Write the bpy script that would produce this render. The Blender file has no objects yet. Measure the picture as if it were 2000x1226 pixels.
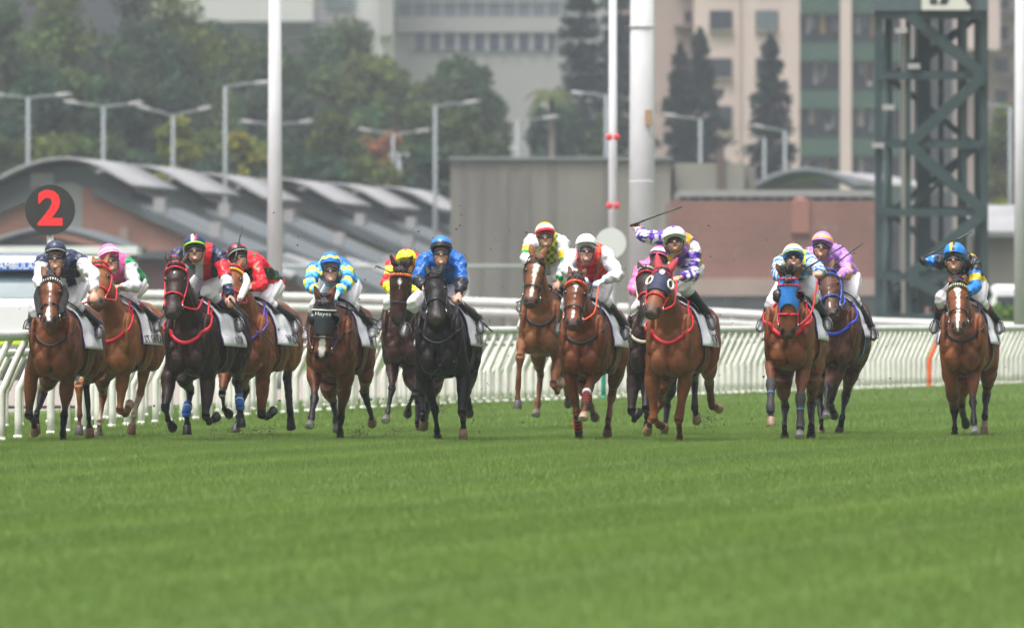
import bpy, bmesh, math, random
import numpy as np
from mathutils import Vector, Matrix
from mathutils.bvhtree import BVHTree

random.seed(7); rng = np.random.default_rng(7)
scn = bpy.context.scene
COL = scn.collection

# ---------------------------------------------------------------- camera, world, sun, exposure
W0, H0 = 2000.0, 1226.0
FPX = 400.0 / 36.0 * W0            # 400 mm lens, focal length in pixels of the photograph
CAMZ, HORIZ = 1.31, 625.0
camd = bpy.data.cameras.new("camera"); cam = bpy.data.objects.new("camera", camd); COL.objects.link(cam)
camd.lens = 400.0; camd.sensor_width = 36.0
camd.clip_start = 1.0; camd.clip_end = 6000.0
cam.location = (0, 0, CAMZ)
cam.rotation_euler = (math.radians(90) + math.atan((HORIZ - H0 / 2) / FPX), 0, 0)
camd.dof.use_dof = True; camd.dof.focus_distance = 122.5; camd.dof.aperture_fstop = 4.6
scn.camera = cam
scn.render.resolution_x, scn.render.resolution_y = 1024, 627

world = bpy.data.worlds.new("World"); scn.world = world; world.use_nodes = True
wn = world.node_tree; wn.nodes.clear()
sky = wn.nodes.new("ShaderNodeTexSky"); sky.sky_type = 'NISHITA'; sky.sun_disc = False
SUN_EL, SUN_ROT = math.radians(70), math.radians(215)
sky.sun_elevation = SUN_EL; sky.sun_rotation = SUN_ROT
sky.air_density = 1.0; sky.dust_density = 6.0; sky.ozone_density = 1.0
hs = wn.nodes.new("ShaderNodeHueSaturation"); hs.inputs["Saturation"].default_value = 0.22
bg = wn.nodes.new("ShaderNodeBackground"); bg.inputs["Strength"].default_value = 0.12
wo = wn.nodes.new("ShaderNodeOutputWorld")
# overcast: the cloud layer is brighter overhead than at the horizon
wt = wn.nodes.new("ShaderNodeTexCoord"); wx = wn.nodes.new("ShaderNodeSeparateXYZ"); wr = wn.nodes.new("ShaderNodeMapRange")
wr.inputs[1].default_value = 0; wr.inputs[2].default_value = 1; wr.inputs[3].default_value = .36; wr.inputs[4].default_value = 1.85
wm = wn.nodes.new("ShaderNodeMix"); wm.data_type = 'RGBA'; wm.blend_type = 'MULTIPLY'; wm.inputs[0].default_value = 1
wn.links.new(wt.outputs["Generated"], wx.inputs[0]); wn.links.new(wx.outputs[2], wr.inputs[0])
wn.links.new(sky.outputs[0], hs.inputs["Color"]); wn.links.new(hs.outputs[0], wm.inputs[6]); wn.links.new(wr.outputs[0], wm.inputs[7]); wn.links.new(wm.outputs[2], bg.inputs[0]); wn.links.new(bg.outputs[0], wo.inputs[0])
sund = bpy.data.lights.new("sun", 'SUN'); sun = bpy.data.objects.new("sun", sund); COL.objects.link(sun)
sund.energy = 1.3; sund.angle = math.radians(14); sund.color = (1.0, 0.96, 0.9)
# sun stands behind the photographer, a little to the left
sdir = Vector((math.sin(SUN_ROT) * math.cos(SUN_EL), math.cos(SUN_ROT) * math.cos(SUN_EL), math.sin(SUN_EL)))
sun.rotation_euler = sdir.to_track_quat('Z', 'Y').to_euler()
scn.view_settings.view_transform = 'Standard'; scn.view_settings.look = 'None'
scn.view_settings.exposure = 0.92; scn.view_settings.gamma = 1.0
scn.cycles.max_bounces = 6; scn.cycles.volume_bounces = 0
scn.cycles.volume_step_rate = 1.0
scn.cycles.use_denoising = True

# ---------------------------------------------------------------- helpers
def P(px, py, Y):
    """point at depth Y that the photograph shows at (px, py)"""
    return Vector(((px - 1000.0) / FPX * Y, Y, CAMZ + (HORIZ - py) / FPX * Y))
def GY(py):                        # ground depth below a photo row
    return CAMZ * FPX / (py - HORIZ)
def sm(a, b, x):
    t = np.clip((np.asarray(x, float) - a) / (b - a), 0, 1); return t * t * (3 - 2 * t)
def lerp(a, b, t): return a + (b - a) * t
def hexc(r, g, b):                 # sRGB 0-255 -> linear
    f = lambda c: (c / 255 / 12.92) if c / 255 <= .04045 else ((c / 255 + .055) / 1.055) ** 2.4
    return (f(r), f(g), f(b))

class MB:
    def __init__(self): self.v = []; self.f = []; self.c = []; self.cur = (1, 1, 1)
    def col(self, c): self.cur = tuple(c); return self
    def add(self, vs, fs):
        n = len(self.v); self.v += [tuple(p) for p in vs]; self.c += [self.cur] * len(vs)
        self.f += [tuple(i + n for i in f) for f in fs]
    def box(self, a, b):
        (x0, y0, z0), (x1, y1, z1) = a, b
        self.add([(x0,y0,z0),(x1,y0,z0),(x1,y1,z0),(x0,y1,z0),(x0,y0,z1),(x1,y0,z1),(x1,y1,z1),(x0,y1,z1)],
                 [(0,3,2,1),(4,5,6,7),(0,1,5,4),(1,2,6,5),(2,3,7,6),(3,0,4,7)])
    def obox(self, c, ax, ay, az):
        c = Vector(c); vs = []
        for k in (-1, 1):
            for j, i in ((-1,-1),(-1,1),(1,1),(1,-1)): vs.append(c + ax * i + ay * j + az * k)
        self.add(vs, [(0,3,2,1),(4,5,6,7),(0,1,5,4),(1,2,6,5),(2,3,7,6),(3,0,4,7)])
    def loft(self, pts, rad, side, seg=12, cap=True, smooth=4, power=2.0):
        """pts: centres, rad: (half width along side, half depth); rings stay in the plane across the path"""
        pts = [Vector(p) for p in pts]; rad = [r if isinstance(r, (tuple, list)) else (r, r) for r in rad]
        if smooth and len(pts) > 2: pts, rad = resample(pts, rad, smooth)
        n = len(pts); vs = []; side = Vector(side)
        for i in range(n):
            t = (pts[min(i + 1, n - 1)] - pts[max(i - 1, 0)])
            if t.length < 1e-9: t = Vector((0, 0, 1))
            t.normalize(); s = side - t * side.dot(t)
            if s.length < 1e-3: s = t.orthogonal()
            s.normalize(); q = t.cross(s)
            w, d = rad[i]
            for k in range(seg):
                a = 2 * math.pi * k / seg; ca, sa = math.cos(a), math.sin(a)
                if power != 2.0:
                    ca = math.copysign(abs(ca) ** (2 / power), ca); sa = math.copysign(abs(sa) ** (2 / power), sa)
                vs.append(pts[i] + s * (w * ca) + q * (d * sa))
        fs = []
        for i in range(n - 1):
            for k in range(seg):
                k2 = (k + 1) % seg; fs.append((i*seg+k, i*seg+k2, (i+1)*seg+k2, (i+1)*seg+k))
        if cap:
            fs.append(tuple(range(seg - 1, -1, -1))); fs.append(tuple((n-1)*seg + k for k in range(seg)))
        self.add(vs, fs)
        return pts, rad
    def tube(self, pts, r, seg=8, smooth=0): 
        pts = [Vector(p) for p in pts]
        t = pts[-1] - pts[0]; s = t.orthogonal() if t.length > 1e-6 else Vector((1, 0, 0))
        rr = r if isinstance(r, (list, tuple)) else [r] * len(pts)
        self.loft(pts, rr, s, seg, True, smooth)
    def ell(self, c, ax, ay, az, nu=12, nv=8):
        c = Vector(c); vs = [c - az]; fs = []
        for j in range(1, nv):
            ph = -math.pi / 2 + math.pi * j / nv
            for i in range(nu):
                th = 2 * math.pi * i / nu
                vs.append(c + ax * (math.cos(ph) * math.cos(th)) + ay * (math.cos(ph) * math.sin(th)) + az * math.sin(ph))
        vs.append(c + az); top = len(vs) - 1
        for i in range(nu):
            i2 = (i + 1) % nu
            fs.append((0, 1 + i2, 1 + i))
            for j in range(nv - 2):
                a = 1 + j * nu; fs.append((a + i, a + i2, a + nu + i2, a + nu + i))
            a = 1 + (nv - 2) * nu; fs.append((a + i, a + i2, top))
        self.add(vs, fs)
    def sph(self, c, r, nu=10, nv=7): self.ell(c, Vector((r,0,0)), Vector((0,r,0)), Vector((0,0,r)), nu, nv)
    def grid(self, rows):
        n, m = len(rows), len(rows[0])
        self.add([p for r in rows for p in r],
                 [(i*m+j, i*m+j+1, (i+1)*m+j+1, (i+1)*m+j) for i in range(n-1) for j in range(m-1)])
    def mesh(self, name="m"):
        me = bpy.data.meshes.new(name); me.from_pydata(self.v, [], self.f); me.validate(); me.update(); return me
    def build(self, name, mat, parent=None, smooth=True, usecol=False):
        o = link(name, self.mesh(name), mat, parent, smooth)
        if usecol: setcol(o.data, np.array(self.c, float))
        return o

def resample(pts, rad, k):
    n = len(pts); P2, R2 = [], []
    g = lambda i: max(0, min(n - 1, i))
    for i in range(n - 1):
        p0, p1, p2, p3 = pts[g(i-1)], pts[i], pts[i+1], pts[g(i+2)]
        r0, r1, r2, r3 = [np.array(rad[j], float) for j in (g(i-1), i, i+1, g(i+2))]
        for s in range(k):
            t = s / k
            P2.append(0.5*((2*p1)+(p2-p0)*t+(2*p0-5*p1+4*p2-p3)*t*t+(3*p1-p0-3*p2+p3)*t**3))
            R2.append(tuple(np.maximum(0.5*((2*r1)+(r2-r0)*t+(2*r0-5*r1+4*r2-r3)*t*t+(3*r1-r0-3*r2+r3)*t**3), .002)))
    P2.append(pts[-1]); R2.append(tuple(rad[-1])); return P2, R2

def offset_of(o):
    v = Vector((0, 0, 0))
    while o is not None: v += o.location; o = o.parent
    return v
def link(name, me, mat, parent=None, smooth=True):
    o = bpy.data.objects.new(name, me); COL.objects.link(o)
    if parent is not None:
        o.parent = parent; d = offset_of(parent)
        if d.length > 0: me.transform(Matrix.Translation(-d))
    me.name = name
    if mat: me.materials.clear(); me.materials.append(mat)
    if smooth and len(me.polygons): me.polygons.foreach_set("use_smooth", np.ones(len(me.polygons), bool))
    me.update(); return o
def rebase(o, base):               # put a single mesh object's origin at its base
    base = Vector(base); o.data.transform(Matrix.Translation(-base)); o.location = base; return o
def setcol(me, c):
    n = len(me.vertices); c = np.asarray(c, float)
    if c.shape[0] != n: c = np.resize(c, (n, 3))
    a = me.color_attributes.new("col", 'FLOAT_COLOR', 'POINT')
    a.data.foreach_set("color", np.concatenate([c, np.ones((n, 1))], 1).astype(np.float32).ravel())
def coords(me):
    a = np.empty(len(me.vertices) * 3, np.float32); me.vertices.foreach_get("co", a); return a.reshape(-1, 3).astype(float)
def norms(me):
    a = np.empty(len(me.vertices) * 3, np.float32); me.vertices.foreach_get("normal", a); return a.reshape(-1, 3).astype(float)
def fuse(mb, voxel, it=5, fac=.5):
    """union of the lofted pieces as ONE continuous skin"""
    me = mb.mesh("tmp"); o = bpy.data.objects.new("tmp", me); COL.objects.link(o)
    r = o.modifiers.new("r", 'REMESH'); r.mode = 'VOXEL'; r.voxel_size = voxel; r.adaptivity = 0
    if it:
        s = o.modifiers.new("s", 'SMOOTH'); s.factor = fac; s.iterations = it
    dg = bpy.context.evaluated_depsgraph_get()
    out = bpy.data.meshes.new_from_object(o.evaluated_get(dg))
    bpy.data.objects.remove(o); bpy.data.meshes.remove(me); return out

def thing(name, label, cat, loc, group=None):
    o = bpy.data.objects.new(name, None); COL.objects.link(o); o.location = loc; o.empty_display_size = .2
    return tag(o, label, cat, group)
def tag(o, label, cat, group=None, kind=None):
    if label: o["label"] = label
    if cat: o["category"] = cat
    if group: o["group"] = group
    if kind: o["kind"] = kind
    return o
_txt = {}
def text_mesh(s, size=1.0, bold=0.0):
    """flat lettering as (verts, faces), centred, cap height ~0.7*size"""
    key = (s, bold)
    if key not in _txt:
        cu = bpy.data.curves.new("t", 'FONT'); cu.body = s; cu.align_x = 'CENTER'; cu.align_y = 'CENTER'; cu.offset = bold
        cu.resolution_u = 3
        o = bpy.data.objects.new("t", cu); COL.objects.link(o)
        dg = bpy.context.evaluated_depsgraph_get(); me = bpy.data.meshes.new_from_object(o.evaluated_get(dg))
        _txt[key] = (coords(me), [tuple(p.vertices) for p in me.polygons])
        bpy.data.objects.remove(o); bpy.data.curves.remove(cu); bpy.data.meshes.remove(me)
    v, f = _txt[key]; return v * size, f
def flat_text(mb, s, size, origin, ux, uz, bold=0.0, sx=1.0):
    v, f = text_mesh(s, size, bold); o = Vector(origin)
    mb.add([o + ux * (p[0] * sx) + uz * p[1] for p in v], f)

def quads_mesh(name, V, C):
    n = len(V); me = bpy.data.meshes.new(name); me.vertices.add(n * 4); me.vertices.foreach_set("co", V.reshape(-1).astype(np.float32)); me.loops.add(n * 4)
    me.loops.foreach_set("vertex_index", np.arange(n * 4, dtype=np.int32)); me.polygons.add(n); me.polygons.foreach_set("loop_start", np.arange(0, n * 4, 4, dtype=np.int32))
    me.polygons.foreach_set("loop_total", np.full(n, 4, np.int32)); me.update(); setcol(me, np.repeat(C, 4, 0)); return me
def leaf_quads(P_, size, C, seed):
    r = np.random.default_rng(seed); n = len(P_); a = r.normal(size=(n, 3)); a /= np.linalg.norm(a, axis=1)[:, None]
    b = np.cross(a, r.normal(size=(n, 3))); b /= np.linalg.norm(b, axis=1)[:, None]; c = np.cross(a, b); s = (size * r.uniform(.6, 1.35, n))[:, None]
    V = np.stack([P_ - b * s - c * s * .5, P_ + b * s * .3 - c * s * .6, P_ + b * s + c * s * .4, P_ - b * s * .4 + c * s * .6], 1)
    return V, C * r.choice([.72, .88, 1.0, 1.14, 1.3], n)[:, None]

# ---------------------------------------------------------------- materials
def mat(name, rough=.6, col=None, attr=False, noise=0.0, nscale=8.0, bump=0.0, bscale=40.0, sheen=0.0, metal=0.0, spec=.5, coat=0.0, stretch=None, ndetail=4.0):
    m = bpy.data.materials.new(name); m.use_nodes = True; nt = m.node_tree; b = nt.nodes["Principled BSDF"]
    b.inputs["Roughness"].default_value = rough; b.inputs["Metallic"].default_value = metal
    b.inputs["Specular IOR Level"].default_value = spec; b.inputs["Sheen Weight"].default_value = sheen
    b.inputs["Coat Weight"].default_value = coat
    src = None
    if attr:
        a = nt.nodes.new("ShaderNodeAttribute"); a.attribute_name = "col"; src = a.outputs["Color"]
    tc = nt.nodes.new("ShaderNodeTexCoord"); vec = tc.outputs["Object"]
    if stretch:
        mp = nt.nodes.new("ShaderNodeMapping"); mp.inputs["Scale"].default_value = stretch
        nt.links.new(vec, mp.inputs[0]); vec = mp.outputs[0]
    if noise > 0:
        nz = nt.nodes.new("ShaderNodeTexNoise"); nz.inputs["Scale"].default_value = nscale; nz.inputs["Detail"].default_value = ndetail
        nt.links.new(vec, nz.inputs["Vector"])
        mr = nt.nodes.new("ShaderNodeMapRange"); mr.inputs[1].default_value = .25; mr.inputs[2].default_value = .75
        mr.inputs[3].default_value = 1 - noise; mr.inputs[4].default_value = 1 + noise
        nt.links.new(nz.outputs[0], mr.inputs[0])
        mx = nt.nodes.new("ShaderNodeMix"); mx.data_type = 'RGBA'; mx.blend_type = 'MULTIPLY'; mx.inputs[0].default_value = 1
        if src: nt.links.new(src, mx.inputs[6])
        else: mx.inputs[6].default_value = (*col, 1)
        nt.links.new(mr.outputs[0], mx.inputs[7]); src = mx.outputs[2]
    if src: nt.links.new(src, b.inputs["Base Color"])
    else: b.inputs["Base Color"].default_value = (*col, 1)
    if bump > 0:
        nz = nt.nodes.new("ShaderNodeTexNoise"); nz.inputs["Scale"].default_value = bscale; nz.inputs["Detail"].default_value = 3
        nt.links.new(vec, nz.inputs["Vector"])
        bp = nt.nodes.new("ShaderNodeBump"); bp.inputs["Strength"].default_value = bump; bp.inputs["Distance"].default_value = .02
        nt.links.new(nz.outputs[0], bp.inputs["Height"]); nt.links.new(bp.outputs[0], b.inputs["Normal"])
    return m
M = {}
M['coat'] = mat("horse_coat", .47, attr=True, noise=.36, nscale=8, bump=.55, bscale=13, spec=.20)
M['hair'] = mat("horse_hair", .55, attr=True, noise=.3, nscale=30)
M['hoof'] = mat("hoof_horn", .5, attr=True, noise=.3, nscale=25)
M['tack'] = mat("tack_strap", .42, attr=True, noise=.12, nscale=30)
M['cloth'] = mat("saddle_cloth", .75, attr=True, noise=.10, nscale=7, bump=.5, bscale=9)
M['silk'] = mat("racing_silk", .36, attr=True, noise=.10, nscale=9, bump=.35, bscale=20, spec=.4)
M['skin'] = mat("skin", .5, attr=True, noise=.12, nscale=20)
M['boot'] = mat("boot_leather", .3, attr=True, noise=.2, nscale=20, bump=.3, bscale=40)
M['helmet'] = mat("helmet_silk", .38, attr=True, noise=.1, nscale=15, bump=.25, bscale=22)
M['lens'] = mat("goggle_lens", .12, col=(.012,.012,.016), spec=.8)
M['eye'] = mat("eye", .08, col=(.012,.008,.006), spec=.7)
M['steel'] = mat("polished_steel", .25, col=(.30,.30,.31), metal=1)
M['fleece'] = mat("sheepskin", .95, attr=True, noise=.15, nscale=40, bump=1.0, bscale=60)
# ---------------------------------------------------------------- race horses
def solve(parent, px, py, L, s):
    """joint on the sight line of (px, py), one bone length from its parent; s = f (nearer), b (farther), 0"""
    Y = parent.y
    for _ in range(3):
        p = P(px, py, Y); d = math.hypot(p.x - parent.x, p.z - parent.z)
        dy = math.sqrt(max(L * L - d * d, 0))
        Y = parent.y + (-dy if s == 'f' else dy if s == 'b' else 0)
    return P(px, py, Y)

#        f      u      w     h      template of the trunk: forward, height, half width, half height
TRUNK = [(.06, 1.00, .09, .12), (.02, 1.01, .165, .23), (-.14, 1.05, .235, .335), (-.38, 1.10, .255, .395), (-.70, 1.10, .282, .385),
         (-1.0, 1.135, .280, .36), (-1.28, 1.18, .262, .335), (-1.52, 1.16, .225, .28), (-1.66, 1.12, .15, .19), (-1.73, 1.10, .07, .10)]
HEAD = [(-.06, .055, .07), (.03, .082, .10), (.14, .098, .125), (.26, .107, .135), (.38, .100, .130), (.50, .084, .105), (.62, .075, .088),
        (.74, .073, .076), (.85, .080, .072), (.94, .076, .062), (1.0, .052, .042)]
LEN_F = (.43, .29, .21); LEN_H = (.46, .39, .22)
COATS = {
 'bay':      ((.115, .037, .0125), (.009, .0075, .0075)), 'redbay':  ((.152, .049, .0165), (.010, .008, .0075)),
 'chestnut': ((.190, .070, .0225), None), 'russet': ((.158, .055, .018), None), 'liver': ((.128, .038, .0135), None),
 'dark':     ((.022, .0105, .0075), (.007, .006, .006)), 'darkbay': ((.038, .0155, .0095), (.007, .006, .006)),
 'brown':    ((.085, .036, .020), (.010, .008, .0075)),
 'black':    ((.0075, .006, .006), (.005, .0045, .005)) }
RED = hexc(198, 26, 46); BLACK = (.014, .014, .016); WHITE = (.74, .74, .76)

def build_horse(S):
    ox, oy, sc = S['o']; pix = lambda p: (ox + p[0] / sc, oy + p[1] / sc)
    hx, hy, hsc = S['ho']; hpix = lambda p: (hx + p[0] / hsc, hy + p[1] / hsc)
    Yc = S['Y']; yaw = math.radians(S['yaw']); dz = S['zc'] - .70
    O = Vector((P(S['cx'], 700, Yc).x, Yc, 0))
    F = Vector((-math.sin(yaw), -math.cos(yaw), 0)); R = Vector((math.cos(yaw), -math.sin(yaw), 0)); U = Vector((0, 0, 1))
    loc = lambda f, l, u: O + F * f + R * l + U * (u + dz)
    root = thing("race_horse", S['label'], "horse", (O.x, O.y, 0), "race horses galloping in the field")
    mb = MB(); tr = MB(); samp = []          # samp: position, radius, region, parameter
    def rec(pts, rad, reg, t0, t1):
        n = len(pts)
        for i, (p, r) in enumerate(zip(pts, rad)): samp.append((p, max(r), reg, t0 + (t1 - t0) * i / max(n - 1, 1)))
    # trunk
    pts = [loc(f, 0, u) for f, u, w, h in TRUNK]; rad = [(w * S.get('wide', 1), h) for f, u, w, h in TRUNK]
    p2, r2 = mb.loft(pts, rad, R, 20, power=2.25); tr.loft(pts, rad, R, 20, power=2.25); rec(p2, r2, 'trunk', 0, 1)
    # shoulder, breast and haunch muscles
    for s in (-1, 1):
        mb.ell(loc(-.16, .165 * s, 1.06), F * .17 + U * .05, R * .105, U * .33)
        mb.ell(loc(-.02, .095 * s, .895), F * .13, R * .108, U * .155)
        mb.ell(loc(-.05, .155 * s, 1.02), F * .13, R * .085, U * .13)
        mb.ell(loc(-1.30, .155 * s, 1.10), F * .30, R * .135, U * .36)
        mb.ell(loc(-1.12, .185 * s, .98), F * .17, R * .10, U * .24)
        mb.ell(loc(-.62, .20 * s, 1.0), F * .30, R * .11, U * .26)
    mb.ell(loc(-.40, 0, 1.42), F * .28, R * .085, U * .11)
    mb.ell(loc(-1.30, 0, 1.42), F * .25, R * .17, U * .10)
    # head
    pp, mz = hpix(S['poll']), hpix(S['muz'])
    poll = P(pp[0], pp[1], Yc - S.get('reach', .42)); muz = solve(poll, mz[0], mz[1], .63, 'f')
    a = muz - poll; HL = a.length; a.normalize()
    turn = math.radians(S.get('turn', 0)) + yaw * .5
    lat = Vector((math.cos(turn), -math.sin(turn), 0)); lat = (lat - a * lat.dot(a)).normalized()
    n = lat.cross(a); n = -n if n.y > 0 else n
    k = 1.10
    hc = lambda t: poll + a * (HL * t)
    def hsec(t):
        ts = [h[0] for h in HEAD]; w = np.interp(t, ts, [h[1] for h in HEAD]) * k; d = np.interp(t, ts, [h[2] for h in HEAD]) * k
        return float(w), float(d), hc(t) - n * float(d) * .86
    def hsurf(t, ang, off=.012):      # ang 0 = front of the face, 90 = horse's left (image right)
        w, d, c = hsec(t); an = math.radians(ang); return c + n * ((d + off) * math.cos(an)) + lat * ((w + off) * math.sin(an))
    pts = [hsec(t)[2] for t, w, d in HEAD]; rad = [(w * k, d * k) for t, w, d in HEAD]
    p2, r2 = mb.loft(pts, rad, lat, 16, power=2.2); rec(p2, r2, 'head', -.06, 1)
    for s in (-1, 1):
        mb.ell(hsurf(.24, 62 * s, -.018), a * .05, lat * .026, n * .03)                        # brow over the eye
        mb.ell(hsec(.33)[2] - n * .05 + lat * (.062 * s), a * .10, lat * .035, n * .075)         # cheek
        mb.ell(hsurf(.90, 48 * s, -.018), a * .036, lat * .024, n * .024)                        # nostril rim
        e0 = hsurf(.0, 62 * s, -.03); ed = (-a * .9 + lat * (S.get('earout', .26) * s) - n * S.get('earback', .05)).normalized()
        q = (lat * .8 * s + n * .6).normalized()
        p2, r2 = mb.loft([e0 - ed * .03, e0 + ed * .05, e0 + ed * .10, e0 + ed * .15, e0 + ed * .19],
                         [(.034, .026), (.042, .024), (.041, .021), (.028, .017), (.010, .010)], lat, 10)
        rec(p2, r2, 'ear', 0, 1)
    mb.ell(hsec(.93)[2] - n * .045 * k, a * .05, lat * .042, n * .035)                           # chin
    # neck
    hb = hsec(.12)[2] - n * .03
    nb = loc(-.22, 0, 1.20); mid = nb.lerp(hb, .52) + U * S.get('crest', .03) - F * .02
    pts = [loc(-.36, 0, 1.16), nb, nb.lerp(mid, .5) + U * .01, mid, hb.lerp(mid, .35), hb]
    rad = [(.17, .29), (.172, .30), (.140, .245), (.108, .185), (.088, .15), (.078, .115)]
    p2, r2 = mb.loft(pts, rad, R, 16); rec(p2, r2, 'neck', 0, 1)
    for s in (-1, 1):
        mb.loft([loc(-.02, .075 * s, 1.02), nb.lerp(mid, .55) + R * .06 * s + F * .10, hb.lerp(mid, .25) + R * .04 * s + F * .05], [.075, .06, .04], R, 10)
    # legs
    hoofs = []; cannon = {}
    for key in ('FL', 'FR', 'HL', 'HR'):
        J = S[key]; sg = J[4]; front = key[0] == 'F'; s = -1 if key[1] == 'L' else 1
        Ls = LEN_F if front else LEN_H
        px = pix(J[0]); e = P(px[0], px[1], Yc + (.26 if front else 1.12) * math.cos(yaw))
        kn = solve(e, *pix(J[1]), Ls[0], sg[0]); fe = solve(kn, *pix(J[2]), Ls[1], sg[1]); to = solve(fe, *pix(J[3]), Ls[2], sg[2])
        co = fe.lerp(to, .52)
        if front:
            mb.loft([loc(-.14, .15 * s, 1.06), loc(-.2, .15 * s, .95).lerp(e, .5), e], [(.12, .17), (.11, .15), (.085, .115)], R, 12)
            a1 = [e + (e - kn) * .12, e.lerp(kn, .18), e.lerp(kn, .5), e.lerp(kn, .84), kn]
            b1 = [(.072, .10), (.080, .105), (.062, .076), (.044, .052), (.053, .056)]
            a2 = [kn, kn.lerp(fe, .2), kn.lerp(fe, .55), kn.lerp(fe, .84), fe]; b2 = [(.053, .056), (.040, .047), (.0285, .039), (.031, .042), (.041, .047)]
        else:
            mb.loft([loc(-1.27, .14 * s, 1.15), loc(-1.2, .15 * s, 1.0).lerp(e, .5), e], [(.15, .24), (.135, .21), (.105, .155)], R, 12)
            a1 = [e + (e - kn) * .1, e.lerp(kn, .2), e.lerp(kn, .5), e.lerp(kn, .82), kn]
            b1 = [(.09, .14), (.095, .135), (.070, .098), (.044, .066), (.050, .070)]
            a2 = [kn, kn.lerp(fe, .18), kn.lerp(fe, .5), kn.lerp(fe, .85), fe]; b2 = [(.050, .070), (.040, .052), (.033, .042), (.033, .043), (.042, .048)]
        p2, r2 = mb.loft(a1, b1, R, 12); rec(p2, r2, key, 0, 1)
        p2, r2 = mb.loft(a2, b2, R, 12); rec(p2, r2, key, 1, 2)
        p2, r2 = mb.loft([fe, fe.lerp(co, .5), co], [(.041, .046), (.031, .034), (.040, .044)], R, 12); rec(p2, r2, key, 2, 3)
        if not front:                                        # point of the hock
            bk = (kn - e).normalized(); mb.sph(kn - (kn - fe).normalized() * .02 + Vector((0, .045, .01)), .034)
        mb.sph(fe + Vector((0, .022, -.005)), .033)
        hoofs.append((key, co, to, fe)); cannon[key] = (e, kn, fe, co)
    # superficial muscle and tendon relief
    for s in (-1, 1):
        mb.ell(loc(-.02, .205 * s, 1.16), F * .10 + U * .03, R * .045, U * .22 - F * .04)
        mb.ell(loc(-.26, .225 * s, 1.12), F * .10, R * .05, U * .20 + F * .04)
        mb.ell(loc(.015, .055 * s, .99), F * .085, R * .05, U * .15)
        mb.ell(loc(-.30, .215 * s, .90), F * .12, R * .05, U * .10)
        mb.ell(loc(-1.42, .205 * s, 1.16), F * .10, R * .06, U * .24)
        mb.ell(loc(-1.18, .225 * s, 1.16), F * .09, R * .05, U * .20)
    for key, (e_, k_, f_, c_) in cannon.items():
        sd_ = -1 if key[1] == 'L' else 1
        for q in (-1, 1):
            p_ = e_.lerp(k_, .28); ax_ = (k_ - e_)
            mb.ell(p_ + R * (.040 * q) - F * (.0 if key[0] == 'F' else .02), ax_ * .30, R * .034, F * (.075 if key[0] == 'F' else .09))
        mb.tube([k_.lerp(f_, .05) + Vector((0, .034, 0)), k_.lerp(f_, .5) + Vector((0, .034, 0)), f_ + Vector((0, .03, 0))], .014, 8)
    me = fuse(mb, .0118, 4, .5)
    V0 = coords(me); N0 = norms(me); rs_ = np.random.default_rng(int(S['cx']) + 5); dsp = np.zeros(len(V0))
    for fq, am in ((9, .0030), (17, .0022), (31, .0012)):
        for _ in range(3): dsp += am * np.sin(V0 @ rs_.normal(0, fq, 3) + rs_.uniform(0, 6))
    me.vertices.foreach_set("co", (V0 + N0 * dsp[:, None]).astype(np.float32).ravel()); me.update()
    # coat pattern
    V = coords(me); sp = np.array([tuple(q[0]) for q in samp]); sr = np.array([q[1] for q in samp]); regs = np.array([q[2] for q in samp]); par = np.array([q[3] for q in samp])
    idx = np.empty(len(V), int)
    for i in range(0, len(V), 4000):
        d = np.linalg.norm(V[i:i+4000, None, :] - sp[None], axis=2) / np.sqrt(sr)[None]; idx[i:i+4000] = d.argmin(1)
    reg, t = regs[idx], par[idx]
    base, pts_c = COATS[S['coat']]; base = np.array(base); C = np.tile(base, (len(V), 1))
    rr = np.random.default_rng(int(S['cx']))
    ph = rr.uniform(0, 6, 6); blot = np.sin(V[:, 0]*9+ph[0])*np.sin(V[:, 1]*5+ph[1])*np.sin(V[:, 2]*8+ph[2])
    C *= (1 + .20 * blot + .10 * np.sin(V @ rr.normal(0, 22, 3)) * np.sin(V @ rr.normal(0, 18, 3)))[:, None]
    for key in ('FL', 'FR', 'HL', 'HR'):
        m = reg == key; lo = t[m]
        if pts_c is not None and key not in S.get('nopoints', ()):
            w = sm(.45, .95, lo)[:, None]; C[m] = C[m] * (1 - w) + np.array(pts_c) * w
        elif key in S.get('nopoints', ()) or pts_c is None:
            w = (sm(.8, 2.2, lo) * .35)[:, None]; C[m] = C[m] * (1 - w) + np.array((.05, .022, .014)) * w
        if key in S.get('socks', {}):
            s0 = S['socks'][key]; w = sm(s0, s0 + .18, lo)[:, None]; C[m] = C[m] * (1 - w) + np.array((.42, .33, .25)) * w
    m = (reg == 'head'); rel = V - np.array(poll); tt = rel @ np.array(a) / HL; xl = rel @ np.array(lat); fr = norms(me) @ np.array(n)
    w = (sm(.78, .92, tt) * m * .80)[:, None]; C = C * (1 - w) + np.array((.050, .038, .035)) * w
    for bt in S.get('blaze', []):                       # (t, centre, half width) polyline
        pass
    if S.get('blaze'):
        B = np.array(S['blaze']); c0 = np.interp(tt, B[:, 0], B[:, 1]); hw = np.interp(tt, B[:, 0], B[:, 2]) * ((tt > B[0, 0]) & (tt < B[-1, 0]))
        hw = hw + .004 * np.sin(tt * 60 + ph[3])
        w = (sm(0, .008, hw - np.abs(xl - c0)) * (fr > .15) * m * (hw > .004))[:, None]; C = C * (1 - w) + np.array((.62, .58, .55)) * w
    for s in (-1, 1):                                    # nostrils
        rv = V - np.array(hsurf(.895, 46 * s, -.006)); ca = rv @ np.array(a); d = np.sqrt((rv ** 2).sum(1) - ca ** 2 * .45); w = (sm(.034, .024, d) * m)[:, None]; C = C * (1 - w) + np.array((.006, .005, .005)) * w
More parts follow.
